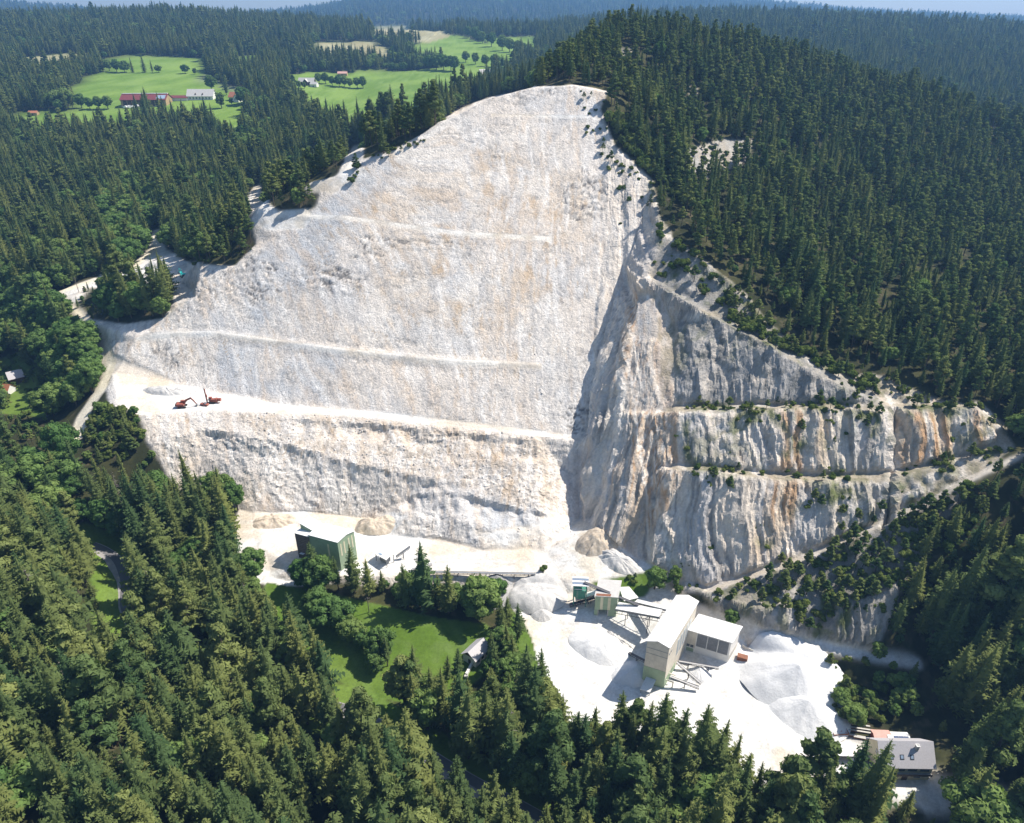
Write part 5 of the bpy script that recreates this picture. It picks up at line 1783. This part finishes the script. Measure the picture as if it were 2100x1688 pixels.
for k, (u, v, lab) in enumerate(((1706, 1498, 'rusty open skip at the left end of the scrap row'), (1722, 1505, 'rusty skip full of scrap in the middle of the scrap row'), (1690, 1500, 'dark steel tub standing alone beside the scrap row'))):
    x, y = base(u, v, .5)
    t = thing('scrap_skip', lab, 'skip', (x, y, float(ground(x, y)) + .02), -.2 + .3 * k)
    w = (1.7, 2.4, .9)[k]
    b = NEW()
    for a0, a1, c0, c1 in ((-w, w, -.9, -.8), (-w, w, .8, .9), (-w, -w + .1, -.8, .8), (w - .1, w, -.8, .8)):
        F.box(b, a0, a1, c0, c1, .12, 1.3)
    F.box(b, -w, w, -.9, .9, 0, .12)
    part('body', b, ('rust', 'rust', 'dark_steel')[k], t)
    b = NEW()
    for i in range(9):
        q0, q1 = rng.uniform(-w + .2, w - .7), rng.uniform(-.7, .4)
        F.box(b, q0, q0 + rng.uniform(.2, .5), q1, q1 + .2 + .02 * i, .13 + .01 * i, .8 + rng.random() * .9)
    part('scrap', b, ('steel', 'red_pale', 'rust')[k], t)

# ---- white cottage on the meadow
t = thing('meadow_cottage', 'small white cottage with grey gable roof at the edge of the meadow', 'cottage', (-14.0, 163.6, float(ground(-13, 166)) - .3))
F = Frame((-4.0, 2.6), (3.6, 4.6))
W_, L_ = 5.2, 6.8
b = NEW(); F.gable_body(b, -W_ / 2, W_ / 2, 0, L_, 0, 3.7, 6.0); part('wall', b, 'plaster_white', t)
b = NEW(); F.gable_roof(b, -W_ / 2, W_ / 2, 0, L_, 3.7, 6.0, o=.7, th=.18, oe=.5); part('roof', b, 'slate', t)
for q in (.8, 2.9, 5.0):
    boxpart('window', F, 'glass', t, -W_ / 2 - .07, -W_ / 2 - .005, q, q + 1.1, 1.3, 2.8)
b = NEW(); solid(b, [F.p(-W_ / 2 + .2, -.07, 3.75), F.p(W_ / 2 - .2, -.07, 3.75), F.p(0, -.07, 5.7)], [F.p(-W_ / 2 + .2, -.005, 3.75), F.p(W_ / 2 - .2, -.005, 3.75), F.p(0, -.005, 5.7)]); part('gable_boards', b, 'wood_dark', t)
boxpart('door', F, 'wood_dark', t, -.5, .5, -.07, -.005, .3, 2.3)
x0_, y0_ = base(973, 1350, 3.3)
x1_, y1_ = base(954, 1384, 3.0)
t = thing('garden_wall', 'white garden wall leading down from the meadow cottage', 'wall', (x0_, y0_, 0))
Fg = Frame((x1_ - x0_, y1_ - y0_), (-(y1_ - y0_), x1_ - x0_))
n = 6
b = NEW(); z0 = float(ground(x0_, y0_))
for k in range(n):
    Fg.box(b, k * Fg.W / n, (k + 1) * Fg.W / n - .004, 0, .8, z0 - 1, z0 + 1.2 - .12 * k)
part('wall', b, 'plaster_white', t)
boxpart('step', Fg, 'concrete', t, Fg.W + .01, Fg.W + 1.0, 0, 1.1, z0 - 1.2, z0 + .2)

# ---- farms beyond the ridge
def farm(name, label, cat, u, v, w, d, h, rise, wall, roof, rot=0, front=None, oe=.6):
    p = hit([(u, v)], VZ)[0]
    t = thing(name, label, cat, (float(p[0]), float(p[1]), float(p[2]) - .6), rot)
    F = Frame()
    b = NEW(); F.gable_body(b, -w / 2, w / 2, 0, d, 0, h, h + rise, along='s'); part('wall', b, wall, t)
    b = NEW(); F.gable_roof(b, -w / 2, w / 2, 0, d, h, h + rise, along='s', o=.8, th=.35, oe=oe); r = part('roof', b, roof, t)
    return t, r, F
t, r, F = farm('farm_barn', 'long open fronted barn with dark red roof beside the far green fields', 'barn', 296, 219, 49, 20, 8.0, 5.0, 'wood', 'red_roof', .06, oe=1.2)
for k in range(9):
    bay = boxpart('bay', F, 'wood_dark', t, -22 + k * 5, -17.9 + k * 5, -.3, -.01, 1.4, 7.2)  # open bays drawn as dark panels, the shade inside put into the colour
boxpart('plinth', F, 'concrete', t, -24.5, 24.5, -.4, -.02, 0, 1.4)
boxpart('ridge_light', F, 'plaster_white', r, -24.8, 24.8, 8.6, 11.4, 12.96, 13.55)
b = NEW(); kk = .5; z = lambda q: 8.35 + q * kk + .05
solid(b, [(14, .4, z(.4)), (23.5, .4, z(.4)), (23.5, 6.5, z(6.5)), (14, 6.5, z(6.5))], [(14, .4, z(.4) + .15), (23.5, .4, z(.4) + .15), (23.5, 6.5, z(6.5) + .15), (14, 6.5, z(6.5) + .15)]); part('solar_panel', b, 'solar_pale', r)
t, r, F = farm('farm_stable', 'stable with pale grey roof and two small dormers right of the red barn', 'stable', 411, 205, 29, 14, 4.6, 6.5, 'plaster_white', 'grey_roof', .04)
for u in (-5, 3):
    b = NEW(); solid(b, [(u - 1, 1.0, 6), (u + 1, 1.0, 6), (u, 1.0, 7.8)], [(u - 1, 4, 6), (u + 1, 4, 6), (u, 4, 7.8)]); part('dormer', b, 'wood_dark', r)
for k in range(7):
    boxpart('window', F, 'glass', t, -12 + k * 3.6, -10.4 + k * 3.6, -.12, -.01, 1.8, 3.4)
t, r, F = farm('farm_shed', 'low shed with red roof between the red barn and the grey stable', 'shed', 366, 207, 20, 8, 3.8, 2.0, 'plaster_white', 'red_roof', .03)
t, r, F = farm('farm_house', 'farmhouse with orange tiled roof at the right end of the farmyard', 'house', 482, 208, 15, 10, 5.2, 4.6, 'plaster_white', 'tile', -.25)
b = NEW(); F.gable_body(b, 1.0, 7.0, -3.5, 2.8, 0, 5.0, 8.6); part('wing', b, 'plaster_white', t)
b = NEW(); F.gable_roof(b, 1.0, 7.0, -3.5, 2.8, 5.0, 8.6, o=.5, th=.3); part('wing_roof', b, 'tile', t)
for k, u in enumerate((-6, -3.4, 2.2, 4.6)):
    boxpart('window', F, 'glass', t, u, u + 1.2, -.12 if u < 0 else -3.62, -.01 if u < 0 else -3.51, 2.2, 3.8)
t, r, F = farm('far_farmhouse', 'white farmhouse with pale roof on the meadow behind the first farm', 'house', 628, 175, 20, 9, 5, 4, 'wood_dark', 'grey_roof', -.1)
b = NEW(); F.gable_body(b, -3, 3, -2.5, 3, 0, 5, 8); part('gable', b, 'wood_dark', t)
b = NEW(); F.gable_roof(b, -3, 3, -2.5, 3, 5, 8, o=.6, th=.3); part('gable_roof', b, 'grey_roof', t)
hut('garden_house', 'small white outbuilding right of the far white farmhouse', 'house', *[float(c) for c in hit([(645, 178)], VZ)[0][:2]], 9, 7, 3.4, 2.6, 'plaster_white', 'grey_roof', -.2)
hut('field_barn', 'small brown field barn at the upper edge of the far meadow', 'barn', *[float(c) for c in hit([(703, 155)], VZ)[0][:2]], 13, 7, 3, 2.2, 'wood', 'red_pale', 0)
t, r, F = farm('ridge_farmhouse', 'white farmhouse peeping over the trees left of the hilltop', 'house', 1002, 162, 20, 11, 6.5, 5, 'plaster_white', 'grey_roof', .4)
hut('hay_hut', 'small hut with red roof at the left edge of the lower green field', 'hut', *[float(c) for c in hit([(70, 236)], VZ)[0][:2]], 9, 6, 2.6, 1.8, 'wood', 'tile', .1)
for k, (u, v) in enumerate(((258, 223), (266, 222), (274, 223), (282, 221))):
    p = hit([(u, v)], VZ)[0]
    b = NEW(); pr = [(2.0 * math.cos(a), 1.5 + 1.6 * math.sin(a)) for a in np.linspace(0, 2 * math.pi, 14, endpoint=False)]
    solid(b, [(p_[0], -1.6, p_[1]) for p_ in pr], [(p_[0], 1.6, p_[1]) for p_ in pr])
    bmesh.ops.bevel(b, geom=[e for e in b.edges if abs(e.verts[0].co.y - e.verts[1].co.y) < .1], offset=.3, segments=2, affect='EDGES')
    o = part('silage_bale', b, 'car_white', None)
    o.location = (float(p[0]), float(p[1]), float(p[2]) + .05)
    o.rotation_euler = (0, 0, k * .8)
    o['label'], o['category'], o['group'] = 'white wrapped silage bale in front of the red roofed barn', 'bale', 'silage bales before the barn'
# ---- cottages in the valley at left
for lab, nm, u, v, w, d, h, rs, wl, rf_, rot in (
        ('dark timber cottage with grey roof in the valley at the left edge', 'timber_cottage', 36, 783, 6.5, 5.5, 3.4, 3.0, 'wood_dark', 'slate', .7),
        ('white walled cottage with brown roof cut by the left edge of the photo', 'white_cottage', 14, 806, 7, 5, 2.8, 2.4, 'plaster_white', 'tile', -.15)):
    p = hit([(u, v)], VZ)[0]
    t = hut(nm, lab, 'cottage', float(p[0]), float(p[1]), w, d, h, rs, wl, rf_, rot)
    boxpart('window', Frame(), 'glass', t, 1.2, 2.2, -d / 2 - .08, -d / 2 - .005, 1.2, 2.2)
# ---- poles
def pole(label, u, v, h, arms=True):
    p = hit([(u, v)], VZ)[0]
    t = thing('utility_pole', label, 'utility pole', (float(p[0]), float(p[1]), float(p[2]) - .3))
    b = NEW()
    pr = [(.16 * math.cos(a), .16 * math.sin(a)) for a in np.linspace(0, 2 * math.pi, 8, endpoint=False)]
    solid(b, [(q[0], q[1], 0) for q in pr], [(q[0] * .7, q[1] * .7, h) for q in pr]); part('pole', b, 'pole_wood', t)
    if arms:
        boxpart('crossarm', Frame((1, .4), (-.4, 1)), 'pole_wood', t, -.9, .9, -.06, .06, h - .7, h - .55)
    return t
pole('wooden utility pole standing on the meadow below the tree row', 757, 1256, 7.5)
pole('wooden utility pole beside the bend of the haul road', 113, 622, 9)
pole('wooden utility pole between haul road and terrace', 162, 600, 9)

# ---- asphalt road in the near valley, with guard rail
def ribbon(name, pts, w0, w1, dz, mat):
    d = np.gradient(pts, axis=0)
    n = np.stack([-d[:, 1], d[:, 0]], 1)
    n /= np.linalg.norm(n, axis=1)[:, None]
    A, B = pts + n * w0, pts + n * w1
    b = NEW()
    zc = ground(pts[:, 0], pts[:, 1])
    zc = np.convolve(np.pad(zc, 4, mode='edge'), np.ones(9) / 9, 'valid') + dz
    va = [b.verts.new((A[i, 0], A[i, 1], zc[i])) for i in range(len(pts))]
    vb = [b.verts.new((B[i, 0], B[i, 1], zc[i])) for i in range(len(pts))]
    va2 = [b.verts.new((A[i, 0], A[i, 1], zc[i] - 1.2)) for i in range(len(pts))]
    vb2 = [b.verts.new((B[i, 0], B[i, 1], zc[i] - 1.2)) for i in range(len(pts))]
    for i in range(len(pts) - 1):
        b.faces.new((va[i], va[i + 1], vb[i + 1], vb[i]))
        b.faces.new((va2[i], va2[i + 1], va[i + 1], va[i]))
        b.faces.new((vb[i], vb[i + 1], vb2[i + 1], vb2[i]))
    o = part(name, b, mat, None)
    o['kind'] = 'structure'
    return o, zc


def smooth_path(pts, step=1.2):
    pts = np.asarray(pts)
    s = np.concatenate([[0], np.cumsum(np.hypot(*np.diff(pts, axis=0).T))])
    q = np.arange(0, s[-1], step)
    P = np.stack([np.interp(q, s, pts[:, 0]), np.interp(q, s, pts[:, 1])], 1)
    for _ in range(14):
        P[1:-1] = (P[:-2] + 2 * P[1:-1] + P[2:]) / 4
    return P


rp = smooth_path(road_near)
ribbon('road', rp, -3.0, 3.0, .22, 'asphalt_pale')
ribbon('road_lane', rp, -.2, 2.7, .235, 'asphalt')
# rail on the valley side of the bend
seg = rp[10:48]
d = np.gradient(seg, axis=0)
n = np.stack([-d[:, 1], d[:, 0]], 1) / np.linalg.norm(d, axis=1)[:, None]
q = seg + n * 3.6
z = ground(seg[:, 0], seg[:, 1]) + .1
t = thing('guard_rail', 'steel guard rail along the outer side of the winding asphalt road', 'guard rail', (float(q[0, 0]), float(q[0, 1]), float(z[0])))
b = NEW()
for i in range(len(q) - 1):
    o_ = q[0]
    p0, p1 = q[i] - o_, q[i + 1] - o_
    m0, m1 = n[i] * .06, n[i + 1] * .06
    za, zb = z[i] - z[0], z[i + 1] - z[0]
    solid(b, [(p0[0], p0[1], za + .5), (p1[0], p1[1], zb + .5), (p1[0] + m1[0], p1[1] + m1[1], zb + .5), (p0[0] + m0[0], p0[1] + m0[1], za + .5)],
          [(p0[0], p0[1], za + .85), (p1[0], p1[1], zb + .85), (p1[0] + m1[0], p1[1] + m1[1], zb + .85), (p0[0] + m0[0], p0[1] + m0[1], za + .85)])
part('rail', b, 'concrete', t)
for i in range(0, len(q), 3):
    boxpart('post', Frame(), 'steel', t, q[i, 0] - q[0, 0] - .06, q[i, 0] - q[0, 0] + .06, q[i, 1] - q[0, 1] - .06, q[i, 1] - q[0, 1] + .06, z[i] - z[0] - .4, z[i] - z[0] + .5)

# ------------------------------------------------------------------ forest: trees one can tell apart are things, the rest is a mass
size_px = HT * F_PX / DD_
in_frame = (U_ > 5) & (U_ < 2095) & (V_ - size_px * .7 < 1640) & (V_ > 5)
TREE_KINDS = (('spruce', 'spruce_tree', 'spruce', 0, 285), ('pine', 'pine_tree', 'pine', 1, 240), ('broadleaf', 'broadleaf_tree', 'broadleaf tree', 2, 190))
MASS_LABEL = {'spruce': 'dark spruce forest covering the slopes around the quarry', 'pine': 'pine wood covering the rocky hill above the quarry', 'broadleaf': 'leafy trees mixed into the spruce forest'}
TREE_LABEL = {
    'spruce': lambda u, v: ('tall dark spruce in the dense forest below the white gravel yard' if u > 1000 else 'tall dark spruce in the dense forest filling the lower left corner') if v > 1250 else
    ('dark spruce on the slope right of the stepped cliffs' if u > 1400 else ('dark spruce in the wood between winding asphalt road and green crusher hall' if v > 900 else 'dark spruce beside the pale haul road left of the quarry')),
    'pine': lambda u, v: ('pine on the rocky rim above the stepped cliffs' if u > 1250 else 'pine on the ridge along the upper left edge of the quarry face') if v < 900 else
    ('pine among the spruces at the bottom of the photo' if v > 1250 else 'pine on the lower wooded slopes beside the quarry'),
    'broadleaf': lambda u, v: ('light green leafy tree among the dark spruces near the camera' if v > 1000 else 'light green leafy tree in the valley left of the haul road') if u < 1250 else 'leafy tree on the slope at the right edge of the photo',
}
for kn, nm, cat, ki, cap in TREE_KINDS:
    sel = np.where(K_ == ki)[0]
    vis = sel[in_frame[sel]]
    vis = vis[np.argsort(-size_px[vis])][:cap]
    chosen = np.zeros(len(K_), bool)
    chosen[vis] = True
    for i in vis:
        lab = TREE_LABEL[kn](U_[i], V_[i] - size_px[i] * .3)
        plant(kn, nm, X_[i], Y_[i], HT[i], WD[i], lab, cat, lab.replace('tall dark spruce in', 'tall dark spruces in').replace('dark spruce ', 'dark spruces ').replace('pine ', 'pines ', 1).replace('leafy tree ', 'leafy trees '))
    rest = sel[~chosen[sel]]
    mass(kn + '_forest', kn, np.stack([X_[rest], Y_[rest], Z_[rest]], 1), HT[rest], WD[rest], MASS_LABEL[kn])
print('TREES', len(K_), [(k, int((K_ == k).sum())) for k in range(3)], N_THING)

k = 0
for i in rng.permutation(len(K_)):
    if 40 < U_[i] < 2060 and 700 < V_[i] < 1690 and K_[i] == 0 and k < 14:
        plant('dead', 'dead_tree', X_[i] + 2.6, Y_[i], HT[i] * .95, 1.2, 'bare grey dead spruce standing in the forest', 'dead tree', 'dead spruces in the forest')
        k += 1
# ------------------------------------------------------------------ trees that stand by themselves
for u, v, z, kn, h, w, lab in (
        (1343, 1200, 9, 'broadleaf', 10, 1.25, 'big round dark green tree at the foot of the stepped cliffs'), (1384, 1197, 10, 'broadleaf', 9, 1.15, 'smaller round tree touching the right side of the big round tree'),
        (1388, 1216, 8, 'shrub', 4, 1, 'single bush below the two round trees'),
        (625, 1205, 8, 'broadleaf', 15, 1.2, 'broad leafy tree hiding the left corner of the crusher hall'), (665, 1208, 8, 'broadleaf', 17, 1.1, 'tall leafy tree in front of the crusher hall'), (694, 1206, 8, 'spruce', 17, 1.1, 'narrow spruce before the gable of the crusher hall'),
        (655, 1262, 6, 'broadleaf', 13, 1.2, 'leafy tree at the left end of the meadow clump'), (690, 1285, 5, 'broadleaf', 13, 1.3, 'wide bright green tree in the middle of the meadow clump'), (722, 1315, 4.5, 'broadleaf', 11, 1.4, 'wide silvery green tree at the lower right of the meadow clump'),
        (745, 1330, 4, 'broadleaf', 8, 1.3, 'low bushy tree below the silvery tree'), (782, 1345, 4, 'broadleaf', 13, .9, 'slim leafy tree standing alone on the meadow'), (795, 1365, 3.5, 'spruce', 14, 1.2, 'single spruce beside the slim leafy tree on the meadow'),
        (770, 1378, 3, 'broadleaf', 8, 1.2, 'low tree in front of the meadow spruce'), (1062, 1310, 3, 'spruce', 17, 1.2, 'spruce beside the curved edge of the white yard'),
        (1030, 1345, 3, 'broadleaf', 13, 1.3, 'large leafy tree right of the meadow cottage'), (1052, 1385, 2, 'broadleaf', 12, 1.3, 'large leafy tree between meadow cottage and white yard'), (1005, 1390, 2.5, 'broadleaf', 9, 1.2, 'low leafy tree below the meadow cottage'),
        (941, 1375, 3, 'spruce', 11, 1.3, 'small spruce in front of the meadow cottage'), (920, 1392, 2.5, 'spruce', 11, 1.3, 'small spruce left of the meadow cottage'), (1115, 1168, 9, 'shrub', 3.4, 1.1, 'single bush on the quarry floor above the gravel piles'),
        (1600, 1660, 0, 'spruce', 23, 1.1, 'lone spruce standing out against the white yard'), (1545, 1655, 0, 'spruce', 20, 1, 'slender spruce left of the lone spruce before the white yard'),
        (1500, 1265, 10, 'broadleaf', 7, 1.3, 'round bush on the slope behind the tall hall'), (1750, 1480, 2, 'broadleaf', 8, 1.4, 'bushy tree behind the scrap row'), (1720, 1440, 2, 'broadleaf', 7, 1.4, 'bushy tree beside the big white sand pile'),
        (1850, 1410, 6, 'broadleaf', 9, 1.3, 'round leafy tree below the end of the access track'), (1800, 1345, 9, 'broadleaf', 7, 1.3, 'bright leafy tree at the end of the access track'),
        (1960, 1640, 0, 'spruce', 24, 1.2, 'tall spruce right of the office house'), (1806, 1655, 0, 'spruce', 17, 1.2, 'spruce in front of the left end of the office house'), (1852, 1672, 0, 'spruce', 12, 1.2, 'small spruce in front of the office house'),
        (1735, 1680, 0, 'broadleaf', 18, 1.2, 'big leafy tree in front of the carport'), (2050, 1690, 0, 'spruce', 20, 1.2, 'spruce at the lower right corner of the photo')):
    p = at_z(u, v, z)
    cat = {'shrub': 'bush', 'spruce': 'spruce', 'broadleaf': 'broadleaf tree'}[kn]
    plant(kn, {'shrub': 'bush', 'spruce': 'spruce_tree', 'broadleaf': 'broadleaf_tree'}[kn], float(p[0]), float(p[1]), h, w, lab, cat, None)
# trees by the far farms
k = 0
for u, v, h, kn in ((168, 222, 16, 'broadleaf'), (185, 224, 13, 'broadleaf'), (203, 224, 14, 'broadleaf'), (222, 224, 15, 'broadleaf'), (100, 222, 17, 'broadleaf'), (120, 222, 20, 'broadleaf'), (140, 222, 22, 'broadleaf'), (155, 215, 22, 'spruce'), (130, 205, 24, 'spruce'),
                    (225, 146, 16, 'broadleaf'), (240, 148, 17, 'broadleaf'), (256, 149, 16, 'broadleaf'), (273, 149, 20, 'spruce'), (297, 149, 24, 'spruce'), (313, 149, 17, 'spruce'), (326, 149, 10, 'broadleaf'), (380, 151, 12, 'broadleaf'), (400, 153, 9, 'broadleaf'),
                    (434, 186, 18, 'broadleaf'), (465, 195, 24, 'spruce'), (500, 215, 20, 'broadleaf'), (515, 225, 18, 'broadleaf'), (475, 215, 8, 'broadleaf'), (455, 222, 18, 'broadleaf'),
                    (655, 172, 14, 'broadleaf'), (668, 172, 15, 'broadleaf'), (682, 176, 13, 'broadleaf'), (696, 178, 15, 'broadleaf'), (707, 178, 14, 'broadleaf'), (718, 180, 12, 'broadleaf'), (733, 181, 14, 'broadleaf'), (745, 181, 15, 'broadleaf'), (614, 182, 10, 'broadleaf'), (625, 182, 9, 'broadleaf'),
                    (960, 78, 22, 'broadleaf'), (975, 84, 24, 'broadleaf'), (990, 89, 22, 'broadleaf'), (1008, 96, 24, 'broadleaf'), (1030, 104, 26, 'broadleaf'), (1045, 107, 22, 'broadleaf'), (1060, 110, 20, 'broadleaf'), (1073, 112, 18, 'broadleaf'),
                    (880, 143, 20, 'broadleaf'), (895, 143, 22, 'broadleaf'), (910, 144, 22, 'broadleaf'), (925, 145, 21, 'broadleaf'), (933, 146, 20, 'broadleaf'), (865, 140, 18, 'broadleaf'), (840, 138, 20, 'spruce'), (955, 128, 16, 'broadleaf'), (975, 132, 17, 'broadleaf'), (995, 136, 16, 'broadleaf'), (1015, 138, 18, 'broadleaf')):
    p = hit([(u, v)], VZ)[0]
    g = ('leafy trees dotted around the far farms and fields' if kn == 'broadleaf' else 'single spruces standing at the far fields')
    plant(kn, 'broadleaf_tree' if kn == 'broadleaf' else 'spruce_tree', float(p[0]), float(p[1]), h, 1.15, 'leafy tree at a far farm or field edge' if kn == 'broadleaf' else 'single spruce at a far farm or field edge', 'broadleaf tree' if kn == 'broadleaf' else 'spruce', g)

# ------------------------------------------------------------------ bushes and saplings of the benches and the overgrown slope
x, y = jitter_grid(40, 240, 170, 420, 2.5)
z = ground(x, y)
rock_ = sample(m_rock, x, y) > .5
sl_ = sample(slope, x, y)
clump = fbm(x / 9, y / 9, 0 * x + 70, 3)
road_d = sample(m_road, x, y)
shr = sample(m_shrub, x, y)
ledge = (sl_ < .75)
prob = np.where(shr > .5, (.42 + .5 * sstep(-.1, .25, clump)) * (.75 + .8 * sstep(85, 125, x)), np.where(ledge, .06 + .7 * sstep(-.05, .3, clump), np.where(sl_ < 1.3, .008 + .45 * sstep(.15, .38, clump), .006 + .35 * sstep(.25, .45, clump))))
prob = 1.5 * prob * sstep(45, 110, x) ** .7
prob = np.where(x < 62, prob * .5, prob)
k = rock_ & (road_d < .4) & (rng.random(len(x)) < prob)
x, y, z, shr = x[k], y[k], z[k], shr[k]
big = np.ones(len(x))
# rim of the big face, bank by the haul road, terrace edge
for poly_, s_, pr_, bg in (([(1180, 185), (1250, 190), (1235, 250), (1300, 340), (1330, 430), (1270, 480), (1240, 330), (1200, 290)], 2.4, .22, 1), ([(755, 320), (870, 275), (885, 290), (780, 330)], 2.2, .4, 1), ([(205, 840), (225, 835), (285, 855), (300, 905), (265, 960), (200, 930), (165, 890)], 2.2, .75, 1.6),
                       ([(715, 365), (740, 335), (738, 360), (722, 375)], 1.8, .9, 1.6), ([(1238, 240), (1262, 225), (1330, 285), (1400, 350), (1400, 420), (1345, 370), (1290, 310)], 2.2, .85, 2.1), ([(1480, 645), (1560, 665), (1640, 722), (1790, 775), (1800, 815), (1640, 735)], 2.3, .7, 1.8), ([(1350, 470), (1440, 530), (1575, 660), (1640, 722), (1560, 695), (1480, 652), (1400, 605), (1338, 562)], 2.8, .33, 1.9), ([(1860, 1060), (2000, 980), (2050, 1000), (1960, 1180), (1880, 1300), (1830, 1330), (1850, 1200)], 2.6, .6, 1.7), ([(1410, 305), (1480, 284), (1545, 290), (1530, 335), (1440, 368), (1405, 345)], 3.4, .3, 1.4), ([(1560, 1330), (1640, 1335), (1790, 1360), (1715, 1390), (1640, 1360)], 2.2, .5, 1.3), ([(1215, 1195), (1330, 1172), (1345, 1190), (1320, 1225), (1230, 1215)], 2.4, .35, 1), ([(1700, 1410), (1780, 1400), (1850, 1450), (1790, 1500), (1710, 1480)], 2.3, .6, 1.6),
                       ([(0, 745), (60, 740), (100, 790), (130, 840), (80, 860), (0, 850)], 3.0, .25, 1.4), ([(390, 535), (520, 500), (520, 515), (400, 545)], 2.0, .35, 1)):
    q = region(poly_)
    a, c = jitter_grid(q[:, 0].min(), q[:, 0].max(), q[:, 1].min(), q[:, 1].max(), s_)
    kk_ = inside(q, a, c) & (rng.random(len(a)) < pr_) & (sample(m_road, a, c) < .4)
    x, y, z, shr = np.append(x, a[kk_]), np.append(y, c[kk_]), np.append(z, ground(a[kk_], c[kk_])), np.append(shr, np.zeros(kk_.sum()))
    big = np.append(big, np.full(kk_.sum(), float(bg)))
u_, v_, dd_ = pix(x, y, z)
k = (u_ > -30) & (u_ < 2140) & (v_ > 0) & (v_ < 1700)
x, y, z, u_, v_, dd_, shr, big = (q[k] for q in (x, y, z, u_, v_, dd_, shr, big))
kind_ = np.where(rng.random(len(x)) < np.where(shr > .5, .4, .25), 1, 0)
hh = np.where(kind_ == 1, rng.uniform(2.2, 6.0, len(x)) * np.where(shr > .5, 1.25, 1), rng.uniform(1.0, 2.6, len(x)) * np.where(shr > .5, 1.3, 1))
hh = hh * np.where(kind_ == 1, np.sqrt(big), big)
sz = hh * F_PX / dd_
vis_ok = (u_ > 0) & (u_ < 2100) & (v_ > 5) & (v_ < 1680)
for ki, kn, nm, cat, cap, ml in ((0, 'shrub', 'bush', 'bush', 280, 'green scrub growing on the rock benches and slopes'), (1, 'pine', 'pine_sapling', 'sapling', 250, 'young pines growing on the rock benches and slopes')):
    sel = np.where(kind_ == ki)[0]
    vs_ = sel[vis_ok[sel]]
    vs_ = vs_[np.argsort(-sz[vs_])][:cap]
    ch = np.zeros(len(x), bool)
    ch[vs_] = True
    for i in vs_:
        w_ = 'green bush' if ki == 0 else 'young pine'
        if u_[i] < 150:
            lab = w_ + ' in the cottage garden at the left edge'
        elif u_[i] < 330 and v_[i] > 790:
            lab = w_ + ' on the bank between haul road and working bench'
        elif u_[i] < 1345 and v_[i] > 1100:
            lab = w_ + ' on the grassy bank beside the striped hopper'
        elif v_[i] > 1385:
            lab = w_ + ' beside the big white sand pile'
        elif u_[i] > 1405 and v_[i] < 345:
            lab = w_ + ' in the pale clearing on the wooded hill'
        elif u_[i] < 1335:
            lab = w_ + ' along the edge of the big quarry face'
        elif shr[i] > .5 or v_[i] > 1215:
            lab = w_ + ' on the overgrown slope below the diagonal ledge'
        else:
            lab = w_ + ' clinging to the stepped cliffs and their rim'
        plant(kn, nm, x[i], y[i], hh[i], 1.2 if ki == 0 else 1.7, lab, cat, lab.replace('green bush', 'green bushes').replace('young pine', 'young pines'), sink=.1)
    rest = sel[~ch[sel]]
    mass('scrub' if ki == 0 else 'sapling_scrub', kn, np.stack([x[rest], y[rest], z[rest] - .1], 1), hh[rest], np.full(len(rest), 1.2 if ki == 0 else 1.7), ml)
print('BUSHES', len(x))
# ------------------------------------------------------------------ loose blocks
P_ = []
for poly_, s_, pr_, m0, m1 in ((RUBBLE[0], 1.5, .6, .35, 1.3), (RUBBLE[1], 1.8, .8, .5, 1.6), (RUBBLE[2], 1.5, .7, .3, .9), ([(380, 840), (560, 850), (560, 900), (430, 885)], 1.6, .35, .2, .7), ([(900, 1085), (1180, 1085), (1180, 1125), (900, 1120)], 1.8, .4, .3, .9),
                               ([(1000, 185), (1200, 180), (1230, 240), (1000, 240)], 2.2, .4, .3, .9), ([(205, 550), (270, 545), (290, 590), (180, 590)], 1.8, .5, .3, 1.1), ([(900, 600), (1240, 560), (1210, 850), (900, 740)], 4, .25, .3, 1.0), ([(870, 985), (1100, 1045), (1100, 1100), (860, 1090)], 1.8, .4, .3, 1.1),
                               ([(640, 1040), (790, 1045), (790, 1100), (700, 1100)], 1.8, .3, .2, .8)):
    q = region(poly_)
    a, c = jitter_grid(q[:, 0].min(), q[:, 0].max(), q[:, 1].min(), q[:, 1].max(), s_)
    kk_ = inside(q, a, c) & (rng.random(len(a)) < pr_)
    sz_ = m0 + (m1 - m0) * rng.random(kk_.sum()) ** 3
    P_.append(np.stack([a[kk_], c[kk_], ground(a[kk_], c[kk_]), sz_], 1))
P_ = np.concatenate(P_)
mass('rubble', 'rock', P_[:, :3], P_[:, 3] * .8, rng.uniform(1.0, 1.6, len(P_)), 'pale broken blocks littering the quarry face and benches')
print('ROCKS', len(P_))

# ------------------------------------------------------------------ haze over the valleys
m = bpy.data.materials.new('haze')
m.use_nodes = True
nt = m.node_tree
for n in list(nt.nodes):
    if n.type != 'OUTPUT_MATERIAL':
        nt.nodes.remove(n)
pv = nt.nodes.new('ShaderNodeVolumePrincipled')
pv.inputs['Color'].default_value = (.27, .55, 1.0, 1)
pv.inputs['Density'].default_value = 0.00016
pv.inputs['Anisotropy'].default_value = .2
nt.links.new(pv.outputs[0], [n for n in nt.nodes if n.type == 'OUTPUT_MATERIAL'][0].inputs['Volume'])
bm = bmesh.new()
bmesh.ops.create_cube(bm, size=1)
hm = bpy.data.meshes.new('haze')
for v in bm.verts:
    v.co = Vector(((v.co.x) * 14400, 3550 + v.co.y * 7900, (v.co.z + .5) * 560 - 40))
bm.to_mesh(hm)
bm.free()
hm.materials.append(m)
ho = bpy.data.objects.new('haze', hm)
COL.objects.link(ho)
ho['kind'] = 'stuff'
